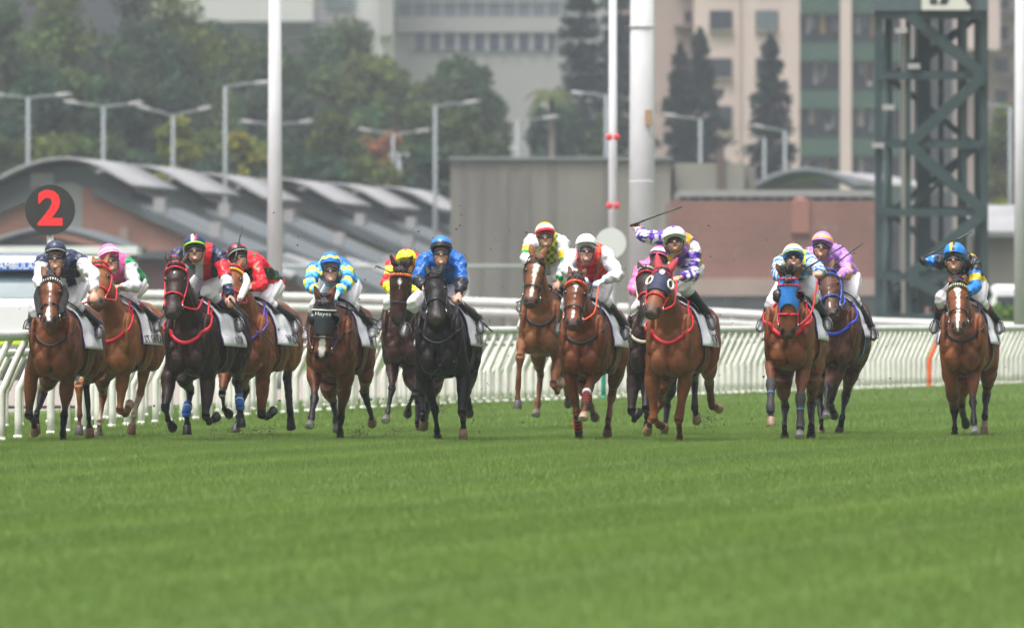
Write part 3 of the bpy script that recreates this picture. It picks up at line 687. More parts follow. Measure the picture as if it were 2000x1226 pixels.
def hand_mesh(mb, wrist, d, curlto, side, out, k=1.0):
    """palm, four unequal bent fingers and a thumb closing on the grip; d forearm direction, curlto where fingers bend to"""
    d = d.normalized(); c = (curlto - d * curlto.dot(d)).normalized(); s = d.cross(c) * out
    k = k * 1.12
    pc = wrist + d * (.048 * k)
    mb.ell(pc, d * (.050 * k), s * (.042 * k), c * (.019 * k), 10, 7)
    mb.loft([wrist - d * .03, wrist, wrist + d * .03 * k], [(.024, .021), (.025, .020), (.030, .018)], s, 8)
    for i, L in enumerate((.92, 1.04, 1.0, .8)):
        b = wrist + d * (.082 * k) + s * ((.030 - .020 * i) * k)
        q = [b - d * .02, b, b + d * (.022 * L * k) + c * (.014 * k), b + d * (.020 * L * k) + c * (.038 * L * k), b + d * (-.004 * k) + c * (.046 * L * k)]
        mb.loft(q, [.0105 * k, .0105 * k, .010 * k, .0092 * k, .0075 * k], s, 8, True, 2)
    b = wrist + d * (.028 * k) + s * (.034 * k)
    mb.loft([b, b + s * (.018 * k) + d * (.018 * k) + c * (.010 * k), b + s * (.012 * k) + d * (.040 * k) + c * (.026 * k), b + d * (.052 * k) + c * (.036 * k)],
            [.0125 * k, .012 * k, .0105 * k, .008 * k], d, 8, True, 2)

def build_jockey(J, S):
    ox, oy, sc = J['o']; q = lambda p: (ox + p[0] / sc, oy + p[1] / sc)
    Yc = S['Y']; loc = S['loc']; F, R, U = S['FRU']
    pt = lambda p, Y: P(*q(p), Y)
    ppm = FPX / Yc
    hr = J['r'] / sc / ppm                                   # helmet half width
    hc = pt(J['helm'], Yc + .22); ch = pt(J['chin'], Yc + .10)
    up = hc - ch; up.normalize()
    upl = (up + Vector((0, -.10, 0))).normalized()
    face = Vector((J.get('look', 0), -1, -.28)); face = (face - upl * face.dot(upl)).normalized(); hl = face.cross(upl).normalized()
    if hl.x < 0: hl = -hl
    hk = hr / .118
    SL, SR = pt(J['SL'], Yc + .42), pt(J['SR'], Yc + .42)
    hips = loc(-.92, 0, 1.70); hips.z = max(hips.z, (SL.z + SR.z) / 2 - .25)
    chest = (SL + SR) / 2; side = (SR - SL).normalized(); sw = (SR - SL).length / 2
    arms = {}
    for k, sh in (('L', SL), ('R', SR)):
        sg = J.get('arm' + k, 'ff'); e = solve(sh, *q(J['E' + k]), J.get('ua' + k, .29), sg[0]); h = solve(e, *q(J['H' + k]), .25, sg[1]); arms[k] = (sh, e, h)
    legs = {}
    for k, s in (('L', -1), ('R', 1)):
        hp = hips + R * (.095 * s); kn = pt(J['K' + k], Yc + .52); an = solve(kn, *q(J['A' + k]), .40, 'b')
        if an.y > Yc + .95: an.y = Yc + .95
        to = solve(an, *q(J['T' + k]), .19, 'f')
        out_ = []
        for p, clr in ((kn, .075), (an, .075), (to, .080)):        # the leg lies against the flank, not inside it
            h = S['bv'].ray_cast(p + R * (1.5 * s), -R * s, 2.0)
            if h[0] is not None:
                need = (h[0] - p).dot(R) * s + clr
                if need > 0: p = p + R * (s * need)
            out_.append(p)
        kn, an, to = out_; legs[k] = (hp, kn, an, to)
    root = thing("person", J['label'], "jockey", (hips.x, hips.y, hips.z - .1), "jockeys in racing silks")
    # body: one continuous skin
    mb = MB(); samp = []
    def rec(p2, r2, reg):
        n = len(p2)
        for i, (p, r) in enumerate(zip(p2, r2)): samp.append((p, max(r), reg, i / (n - 1)))
    neck = hc.lerp(ch, .62) - face * (.055 * hk)
    tp = [hips + (hips - chest).normalized() * .06, hips, hips.lerp(chest, .4) + U * .035, hips.lerp(chest, .78) + U * .035, chest + U * .005, chest.lerp(neck, .45), neck]
    tr_ = [(.10, .08), (.155, .115), (.135, .095), (.165, .11), (sw * .82, .085), (.085, .065), (.055, .06)]
    p2, r2 = mb.loft(tp, tr_, side, 16); rec(p2, r2, 'torso')
    fc = hc.lerp(ch, .58)
    mb.ell(hc - upl * (.03 * hk), hl * (.078 * hk), face * (.096 * hk), upl * (.105 * hk), 14, 10)
    mb.loft([fc + upl * .03 - face * .0, fc - upl * (.02 * hk), ch + upl * .028 * hk - face * .008, ch + upl * .008 * hk], [(.068 * hk, .082 * hk), (.064 * hk, .078 * hk), (.050 * hk, .058 * hk), (.026 * hk, .030 * hk)], hl, 14)
    eyec = fc + upl * (.022 * hk)
    mb.loft([eyec + face * (.070 * hk) + upl * .012, eyec + face * (.092 * hk) - upl * (.016 * hk), eyec + face * (.096 * hk) - upl * (.028 * hk), eyec + face * .07 * hk - upl * .036 * hk], [.010 * hk, .013 * hk, .016 * hk, .010 * hk], hl, 8)
    mb.ell(ch + upl * (.022 * hk) + face * (.046 * hk), hl * .024 * hk, face * .016 * hk, upl * .016 * hk)
    for s in (-1, 1):
        mb.ell(fc + hl * (.038 * hk * s) + face * (.052 * hk) - upl * (.008 * hk), hl * .026 * hk, face * .022 * hk, upl * .022 * hk)
        mb.ell(fc + hl * (.075 * hk * s) - face * .01 + upl * .006, hl * .012 * hk, face * .022 * hk, upl * .032 * hk)
    mb.ell(eyec + upl * .012 + face * (.072 * hk), hl * .055 * hk, face * .014 * hk, upl * .010 * hk)
    for k, s in (('L', -1), ('R', 1)):
        sh, e, h = arms[k]
        p2, r2 = mb.loft([chest.lerp(sh, .5), sh, sh.lerp(e, .5), e, e.lerp(h, .4), h], [.07, .060, .048, .042, .040, .025], side, 12); rec(p2, r2, 'arm' + k)
        d = (h - e).normalized(); grip = J.get('grip' + k, Vector((0, .2, -1)))
        hand_mesh(mb, h, d if k not in J.get('flip', '') else d, Vector(grip), side, -s)
        hp, kn, an, to = legs[k]
        mb.loft([hp, hp.lerp(kn, .5), kn, kn.lerp(an, .3), kn.lerp(an, .7), an], [.095, .080, .062, .056, .044, .036], R, 12)
        mb.loft([an + (an - to).normalized() * .02, an - U * .01, an.lerp(to, .5) - U * .012, an.lerp(to, .85) - U * .014], [.022, .030, .026, .016], R, 10)
    me = fuse(mb, .0066, 3, .5)
    V = coords(me); C = np.tile(np.array(J.get('skin', SKIN)), (len(V), 1))
    rel = V - np.array(fc); xx = rel @ np.array(hl) / hk; zz = rel @ np.array(upl) / hk; ff = rel @ np.array(face) / hk; isf = (np.linalg.norm(rel, axis=1) < .14) & (ff > .03)
    mo = np.array((.17, .065, .05)); smile = J.get('smile', 0)
    mz_ = -.032 + smile * .35 * (xx / .03) ** 2 * .02
    wm = (isf * sm(.022, .017, np.abs(xx)) * sm(.0065 + .004 * smile, .004, np.abs(zz - mz_)))[:, None]; C = C * (1 - wm) + mo * wm
    if smile:
        wm = (isf * sm(.020, .014, np.abs(xx)) * sm(.005, .003, np.abs(zz - mz_ - .001)))[:, None]; C = C * (1 - wm) + np.array((.6, .57, .52)) * wm
    wm = (isf * sm(.03, -.05, zz) * .10)[:, None]; C = C * (1 - wm) + C * np.array((1.05, .8, .75)) * wm
    b = link("body", me, M['skin'], root); setcol(me, C)
    # ---- jacket
    jb = MB(); jb.loft([hips + U * .015 - (chest - hips) * .16, hips.lerp(chest, .4) + U * .045, hips.lerp(chest, .78) + U * .05, chest + U * .015, chest.lerp(neck, .42), chest.lerp(neck, .72)],
            [(.180, .140), (.172, .132), (.19, .14), (sw * .92, .115), (.115, .088), (.075, .07)], side, 18)
    js = [(p, max(r), 'torso', i / 40) for i, (p, r) in enumerate(zip(*resample([hips, hips.lerp(chest, .5), chest, chest.lerp(neck, .7)], [(.16, .12)] * 4, 13)))]
    rr = random.Random(J['seed'])
    for k in 'LR':
        sh, e, h = arms[k]
        cuff = J.get('cuff' + k, .93)
        path = [chest.lerp(sh, .45), sh, sh.lerp(e, .33), sh.lerp(e, .66), e, e.lerp(h, .3), e.lerp(h, .6), e.lerp(h, cuff - .06), e.lerp(h, cuff)]
        radj = [.085, .082, .074 + rr.uniform(-.004, .006), .066 + rr.uniform(-.004, .006), .063, .060 + rr.uniform(-.004, .006), .052, .045, .036]
        p2, r2 = jb.loft(path, radj, side, 14)
        base = [sh, sh.lerp(e, .5), e, e.lerp(h, .5), h]
        pp_, rr_ = resample(base, [(.06, .06)] * 5, 8); js += [(p, .06, 'arm' + k, i / (len(pp_) - 1)) for i, p in enumerate(pp_)]
    me = fuse(jb, .011, 4, .5); V = coords(me)
    sp = np.array([tuple(a[0]) for a in js]); sr = np.array([a[1] for a in js])
    idx = np.empty(len(V), int)
    for i in range(0, len(V), 4000): idx[i:i+4000] = (np.linalg.norm(V[i:i+4000, None] - sp[None], axis=2) / np.sqrt(sr)[None]).argmin(1)
    reg = np.array([a[2] for a in js])[idx]; t = np.array([a[3] for a in js])[idx]
    # loose cloth: folds across the sleeves and the back
    N = norms(me); w = .0045 * np.sin(V @ np.array((38., 21., 55.)) + J['seed']) + .003 * np.sin(V @ np.array((-70., 33., 41.)) + 2 * J['seed'])
    rj = np.random.default_rng(int(J['seed'] * 10))
    for _ in range(5): w = w + .0065 * (1 - np.abs(np.sin(V @ rj.normal(0, 17, 3) + .8 * np.sin(V @ rj.normal(0, 14, 3)) + rj.uniform(0, 6)))) ** 3
    for _ in range(3): w = w + .0012 * np.sin(V @ rj.normal(0, 60, 3) + rj.uniform(0, 6))
    V2 = V + N * w[:, None]; me.vertices.foreach_set("co", V2.astype(np.float32).ravel())
    ctr = np.array(chest); x = (V - ctr) @ np.array(side); z = (V - ctr) @ np.array(U); y = (V - ctr) @ np.array((0, -1., 0))
    C = np.tile(np.array(J['col']), (len(V), 1)); J['silk'](C, reg, t, x, z, y)
    jk = link("racing_jacket", me, M['silk'], root); setcol(me, C)
    # ---- breeches and boots
    bb = MB()
    bb.loft([hips + (hips - chest).normalized() * .09, hips, hips.lerp(chest, .30)], [(.12, .10), (.172, .13), (.152, .112)], side, 16)
    for k, s in (('L', -1), ('R', 1)):
        hp, kn, an, to = legs[k]; bb.loft([hp, hp.lerp(kn, .5), hp.lerp(kn, .85), kn, kn.lerp(an, .20), kn.lerp(an, .34)], [.115, .102, .090, .087, .078, .062], R, 14)
    me = fuse(bb, .012, 4); V = coords(me); N = norms(me); w = .004 * np.sin(V @ np.array((45., 30., -60.)) + J['seed']); me.vertices.foreach_set("co", (V + N * w[:, None]).astype(np.float32).ravel())
    br = link("breeches", me, M['silk'], root); setcol(me, np.tile(np.array((.60, .585, .60)), (len(V), 1)))
    for k, s in (('L', -1), ('R', 1)):
        hp, kn, an, to = legs[k]; bm = MB(); fd = (to - an).normalized(); toe = J.get('toe', (.06, .06, .065))
        bm.col((.011, .011, .012)).loft([kn.lerp(an, .27), kn.lerp(an, .36), kn.lerp(an, .6), kn.lerp(an, .9), an], [.064, .066, .056, .046, .047], R, 14)
        if J.get('boottop'): bm.col(J['boottop']).loft([kn.lerp(an, .25), kn.lerp(an, .48)], [.067, .067], R, 14, True, 0)
        bm.col((.011, .011, .012)).loft([an - fd * .055 - U * .0, an - U * .012, an.lerp(to, .45) - U * .012], [(.034, .034), (.047, .052), (.044, .040)], R, 12)
        bm.col(toe).loft([an.lerp(to, .40) - U * .012, an.lerp(to, .8) - U * .016, to - U * .018, to + fd * .022 - U * .02], [(.047, .042), (.046, .034), (.036, .024), (.012, .010)], R, 12)
        bt = bm.build("boot", M['boot'], root, True, True)
        im = MB(); c = an.lerp(to, .55); dn = Vector((0, 0, -1)); rw = R * .062
        im.tube([c + dn * .058 - rw, c + dn * .02 - rw * 1.05, c + dn * -.04 - rw * .7, c + dn * -.075, c + dn * -.04 + rw * .7, c + dn * .02 + rw * 1.05, c + dn * .058 + rw, c + dn * .058 - rw], .0065, 6)
        im.build("stirrup_iron", M['steel'], bt)
        lm = MB(); lm.col(BLACK); top = kn.lerp(hips, .35); lm.tube([c - dn * .075, c.lerp(top, .5) , top - U * .05], .010, 6); lm.build("stirrup_leather", M['tack'], root, True, True)
    # ---- gloves
    if J.get('glove'):
        for k, s in (('L', -1), ('R', 1)):
            sh, e, h = arms[k]; gm = MB(); d = (h - e).normalized(); hand_mesh(gm, h - d * .0, d, Vector(J.get('grip' + k, Vector((0, .2, -1)))), side, -s, 1.08)
            gm.loft([e.lerp(h, .86), h + d * .02], [.034, .031], side, 10)
            me = fuse(gm, .006, 2); g = link("glove", me, M['silk'], root); setcol(me, np.tile(np.array(J['glove']), (len(me.vertices), 1)))
    # ---- helmet with its silk cap
    c0 = hc - upl * (.0 * hk); vs = []; nu, nv = 96, 44; W, D, Hh = .116 * hk, .138 * hk, .114 * hk; lo = -.42
    for j in range(nv + 1):
        ph = lo + (math.pi / 2 - lo) * j / nv
        for i in range(nu):
            th = 2 * math.pi * i / nu; cr = math.cos(ph)
            rip = 1 + .008 * math.sin(th * 8 + J['seed']) * math.sin(ph * 5)
            vs.append((cr * math.sin(th) * rip, cr * math.cos(th) * rip, math.sin(ph)))
    hm = MB(); fs = []
    for j in range(nv):
        for i in range(nu): i2 = (i + 1) % nu; fs.append((j*nu+i, j*nu+i2, (j+1)*nu+i2, (j+1)*nu+i))
    fs.append(tuple(range(nu - 1, -1, -1)))
    cc = c0 - upl * .008 * hk
    hm.add([cc + hl * (W * a) + face * (D * b2) + upl * (Hh * c) for a, b2, c in vs], fs)
    uv = np.array(vs); Cc = np.tile(np.array(J['cap']), (len(vs), 1)); J['capf'](Cc, uv[:, 0], uv[:, 1], uv[:, 2])
    me = hm.mesh(); hel = link("helmet", me, M['helmet'], root); setcol(me, Cc)
    bt = MB(); bt.sph(cc + upl * (Hh * 1.0), .011 * hk); bt.col(J['cap'])
    bt.c = [J['cap']] * len(bt.v); bt.build("cap_button", M['helmet'], hel, True, True)
    pk = MB(); rows = []
    for j, (rad_, dz_) in enumerate(((.86, 0), (1.02, -.002), (1.16, -.010), (1.24, -.020))):
        rows.append([cc + hl * (W * rad_ * math.sin(x)) * (1 if j < 2 else .97) + face * (D * (rad_ if j < 2 else rad_ * (.78 + .22 * math.cos(x))) * math.cos(x)) + upl * (Hh * math.sin(lo) + .012 * hk + dz_ * hk) for x in np.linspace(-1.15, 1.15, 17)])
    pk.col(J.get('peak', J['cap'])).grid(rows); o = pk.build("peak", M['helmet'], hel, True, True); md = o.modifiers.new("thick", 'SOLIDIFY'); md.thickness = .006
    if J.get('capband'):
        bm = MB(); z0 = -.30; bm.col(J['capband']); ra = math.cos(z0) * 1.03
        bm.loft([cc + upl * (Hh * -.36), cc + upl * (Hh * -.20)], [(W * 1.0, D * 1.0), (W * 1.035, D * 1.035)], hl, 40, True, 0); bm.build("cap_band", M['helmet'], hel, True, True)
    st = MB(); st.col(BLACK)
    for s in (-1, 1):
        st.tube([hc - upl * .03 * hk + hl * (.086 * hk * s) + face * .01, fc + hl * (.080 * hk * s) + face * .008, ch + upl * .03 * hk + hl * (.052 * hk * s) + face * .0, ch + upl * .0 * hk + hl * .012 * s + face * .02], .0065, 6, 3)
    st.build("chin_strap", M['tack'], hel, True, True)
    # ---- goggles
    gm = MB(); rows = []
    for zz_ in (.022, .012, .0, -.011, -.017):
        rows.append([eyec + upl * (zz_ * hk * (1 if abs(x) < 1.2 else .8) - (.004 if abs(x) < .25 and zz_ < 0 else 0) + (.012 * hk if abs(x) < .22 and zz_ < -.01 else 0)) + hl * (.080 * hk * math.sin(x)) + face * (.100 * hk * math.cos(x) + .004) for x in np.linspace(-1.2, 1.2, 21)])
    gm.grid(rows); go = gm.build("goggles", M[J.get('lens', 'lens')], root); md = go.modifiers.new("thick", 'SOLIDIFY'); md.thickness = .006; md.offset = 1
    fm = MB(); fm.col(J.get('frame', BLACK)); fm.tube(rows[0], .0035, 6); fm.tube(rows[-1], .0035, 6); fm.build("goggle_frame", M['tack'], go, True, True)
    for k in 'LR': S['hand' + k] = arms[k][2] + (arms[k][2] - arms[k][1]).normalized() * .07
    J['hands'] = {k: (arms[k][2] + (arms[k][2] - arms[k][1]).normalized() * .075) for k in 'LR'}
    return root

def build_whip(o, a, b, hand, S, label, loop=True):
    """a: pixel of the butt, b: pixel of the tip; the butt lies in the hand"""
    ox, oy, sc = o; Y = hand.y - .03; pa = P(ox + a[0] / sc, oy + a[1] / sc, Y); pb0 = P(ox + b[0] / sc, oy + b[1] / sc, Y)
    L = .68; d = (pb0 - pa).length; pb = P(ox + b[0] / sc, oy + b[1] / sc, Y + (math.sqrt(L * L - d * d) * .6 if d < L else 0))
    root = thing("riding_whip", label, "whip", pa, "riding whips")
    m = MB(); m.col((.013, .013, .014)).tube([pa, pa.lerp(pb, .24), pa.lerp(pb, .26), pa.lerp(pb, .7)], [.0125, .0115, .0085, .006], 8); m.build("shaft", M['tack'], root, True, True)
    f = MB(); dirv = (pb - pa).normalized(); f.col((.016, .016, .017)).loft([pa.lerp(pb, .68), pa.lerp(pb, .72), pb - dirv * .01, pb], [(.007, .007), (.016, .009), (.018, .008), (.010, .006)], Vector((0, 1, .3)), 8, True, 0)
    f.build("flap", M['tack'], root, True, True)
    k = MB(); k.col((.02, .02, .02)).sph(pa - dirv * .008, .017); k.build("butt_cap", M['tack'], root)
    setcol(k_obj(root).data, np.array([(.02, .02, .02)] * len(k.v)))
    return root
def k_obj(root): return [c for c in root.children if c.name.startswith("butt_cap")][0]

# ---- colours of the silks
NAVY = (.016, .024, .060); SILKW = (.62, .62, .65)
def band(v, a, b): return (v > a) & (v < b)
def arm(reg): return (reg == 'armL') | (reg == 'armR')
def silk_A(C, reg, t, x, z, y):
    tor = reg == 'torso'; C[arm(reg)] = SILKW; C[tor] = SILKW; C[tor & (z > -.16) & (np.abs(x) < .19)] = NAVY; C[arm(reg) & (t < .10)] = NAVY
    C[tor & (np.abs(x - .05 + z * .2) < .05) & (z < -.12)] = NAVY
def silk_B(C, reg, t, x, z, y):
    pk = hexc(196, 84, 140); gr = hexc(20, 130, 75); C[arm(reg)] = SILKW; C[reg == 'torso'] = pk; C[(reg == 'torso') & ((np.abs(x) > .17) | (z < -.17))] = gr; C[arm(reg) & (t < .05)] = gr
def silk_C(C, reg, t, x, z, y):
    rd = hexc(205, 30, 45); C[:] = NAVY; a = arm(reg); C[a & band(t, .16, .50)] = rd; C[a & band(t, .50, .72)] = SILKW; C[(reg == 'torso') & band(x, -.03, .05)] = hexc(200, 200, 215); C[(reg == 'torso') & band(x, .05, .13)] = rd
def silk_D(C, reg, t, x, z, y):
    rd = hexc(225, 28, 45); gr = hexc(25, 125, 60); C[:] = rd; C[(reg == 'torso') & band(z, -.17, -.04)] = (.010, .035, .018); a = arm(reg)
    for tt in (.18, .45, .72, .9): C[a & (np.abs(t - tt) * .55 + np.abs(np.sin(z * 34 + x * 30)) * .05 < .035)] = gr
    C[(reg == 'torso') & (np.sin(x * 40) * np.sin(z * 40 + 1) > .8)] = gr
def silk_E(C, reg, t, x, z, y):
    bl = hexc(20, 110, 195); lb = hexc(85, 185, 235); ye = hexc(232, 228, 60); C[:] = bl; a = arm(reg); s = t * 9 + np.abs(np.sin((x + z) * 30)) * .25
    k = np.floor(s * 1.0).astype(int) % 3; C[a & (k == 1)] = ye; C[a & (k == 2)] = lb; ch_ = (z + .7 * np.abs(x)) * 12 + 6; k = np.floor(ch_).astype(int) % 3; tr = reg == 'torso'; C[tr & (k == 1)] = lb; C[tr & (k == 0) & (np.mod(ch_, 1) < .6)] = ye
def silk_F(C, reg, t, x, z, y):
    ye = hexc(235, 225, 40); rd = hexc(215, 25, 40); C[:] = rd; a = arm(reg); C[a & band(t, .15, .32)] = ye; C[a & (t > .55)] = ye; C[(reg == 'torso') & (np.abs(x) < .08)] = ye
def silk_G(C, reg, t, x, z, y):
    C[:] = hexc(18, 88, 165); C[arm(reg) & (t > .55)] = (.014, .015, .02)
def silk_H(C, reg, t, x, z, y):
    gr = hexc(25, 130, 60); ye = hexc(225, 180, 30); C[:] = SILKW; tr = reg == 'torso'; ck = (np.floor(x * 22) + np.floor(z * 22)).astype(int) % 2; m = tr & (np.abs(x - .02) < .10); C[m] = gr; C[m & (ck == 0)] = ye
    a = arm(reg); C[a & band(t, .22, .38)] = ye; C[a & band(t, .38, .50)] = gr; C[a & (t > .85)] = gr
def silk_I(C, reg, t, x, z, y):
    C[:] = hexc(208, 22, 42); C[arm(reg)] = SILKW; C[(reg == 'torso') & (np.abs(x - .10 - .05 * z) < .012)] = hexc(250, 90, 30)
def silk_J(C, reg, t, x, z, y):
    C[:] = hexc(238, 110, 170); C[(reg == 'torso') & (np.abs(x) < .05)] = SILKW
def silk_K(C, reg, t, x, z, y):
    li = hexc(150, 100, 190); go = hexc(205, 160, 40); pu = hexc(85, 45, 160); tr = reg == 'torso'; C[:] = li; ck = np.floor(x * 9 + 30).astype(int) + np.floor(z * 9 + 30).astype(int); C[tr & (ck % 3 == 0)] = go; C[tr & (ck % 3 == 1)] = pu * np.ones(3)
    a = arm(reg); C[a] = SILKW
    for i, tt in enumerate((.14, .34, .54, .74, .92)): 
        for zz in (-1, 1): C[a & star4((t - tt) * .52, np.sin(z * 24 + i) * .055 + zz * .02, .07)] = pu
def silk_L(C, reg, t, x, z, y):
    bl = hexc(28, 110, 185); C[:] = SILKW; a = arm(reg); C[a & (np.mod(t * 9, 1) < .5)] = bl; C[reg == 'torso'] = bl; C[(reg == 'torso') & (z > -.02)] = hexc(205, 215, 60); C[(reg == 'torso') & (np.mod(z * 12, 1) < .4) & (z < -.05)] = SILKW
def silk_M(C, reg, t, x, z, y):
    C[:] = hexc(170, 120, 200); a = arm(reg)
    for tt in (.45, .60, .75): C[a & star4((t - tt) * .5, np.sin(z * 22 + x * 9) * .05, .07)] = hexc(245, 175, 40)
def silk_N(C, reg, t, x, z, y):
    ye = hexc(228, 195, 40); C[:] = (.016, .016, .020); a = arm(reg); C[a] = hexc(22, 115, 200); C[a & band(t, .26, .38)] = ye; C[(reg == 'torso') & (np.abs(np.abs(x) - .16) < .035) & (z > -.05)] = ye; C[(reg == 'torso') & (z < -.15)] = ye; C[a & (t < .2)] = (.016, .016, .02)
def cap_plain(C, x, y, z): C[np.abs(x) < .02] *= .8
def cap_B(C, x, y, z): C[band(z, .02, .22) | band(z, -.3, -.14)] = hexc(250, 225, 238)
def cap_C(C, x, y, z): C[band(x, -.22, .02) & (z > -.2)] = SILKW; C[band(x, .02, .24) & (z > -.2)] = hexc(215, 30, 50)
def cap_D(C, x, y, z):
    C[star5(x + .05, z - .32, .30) & (y > 0)] = hexc(225, 35, 55); C[star5(x - .78, z - .35, .30)] = hexc(225, 35, 55); C[star5(x + .88, z - .2, .25)] = hexc(225, 35, 55)
def cap_E(C, x, y, z):
    th = np.arctan2(x, y); C[np.abs(z - .16 - .09 * np.abs(np.mod(th * 2.3, 2) - 1) * 2 + .09) < .13] = hexc(235, 230, 50)
def cap_F(C, x, y, z):
    C[star5(x, (1 - z) * -1.6 * np.sign(1) + .0, 1.0) & (z > .35)] = hexc(215, 30, 45); C[star5(x, -(z - .75) * 1.3, .55) & (y > 0)] = hexc(215, 30, 45)
def cap_G(C, x, y, z): C[z < .10] = (.016, .016, .02)
def cap_H(C, x, y, z): C[z < .42] = SILKW; C[z < -.02] = hexc(205, 25, 45)
def cap_J(C, x, y, z): C[z < .35] = SILKW; C[z < 0] = (.02, .02, .022)
def cap_K(C, x, y, z):
    C[star5(x, -(z - .70) * 1.2, .62) & (y > -.2)] = hexc(95, 50, 170)
def cap_L(C, x, y, z): C[z < .42] = SILKW; C[z < -.05] = hexc(30, 115, 190)
def cap_M(C, x, y, z):
    th = np.arctan2(x, y); C[np.abs(z - .08 - .05 * np.abs(np.mod(th * 4, 2) - 1)) < .15] = hexc(245, 175, 45)
def cap_N(C, x, y, z): C[band(x, -.36, -.16)] = hexc(228, 195, 40); C[band(x, -.16, .10)] = (.02, .02, .025)

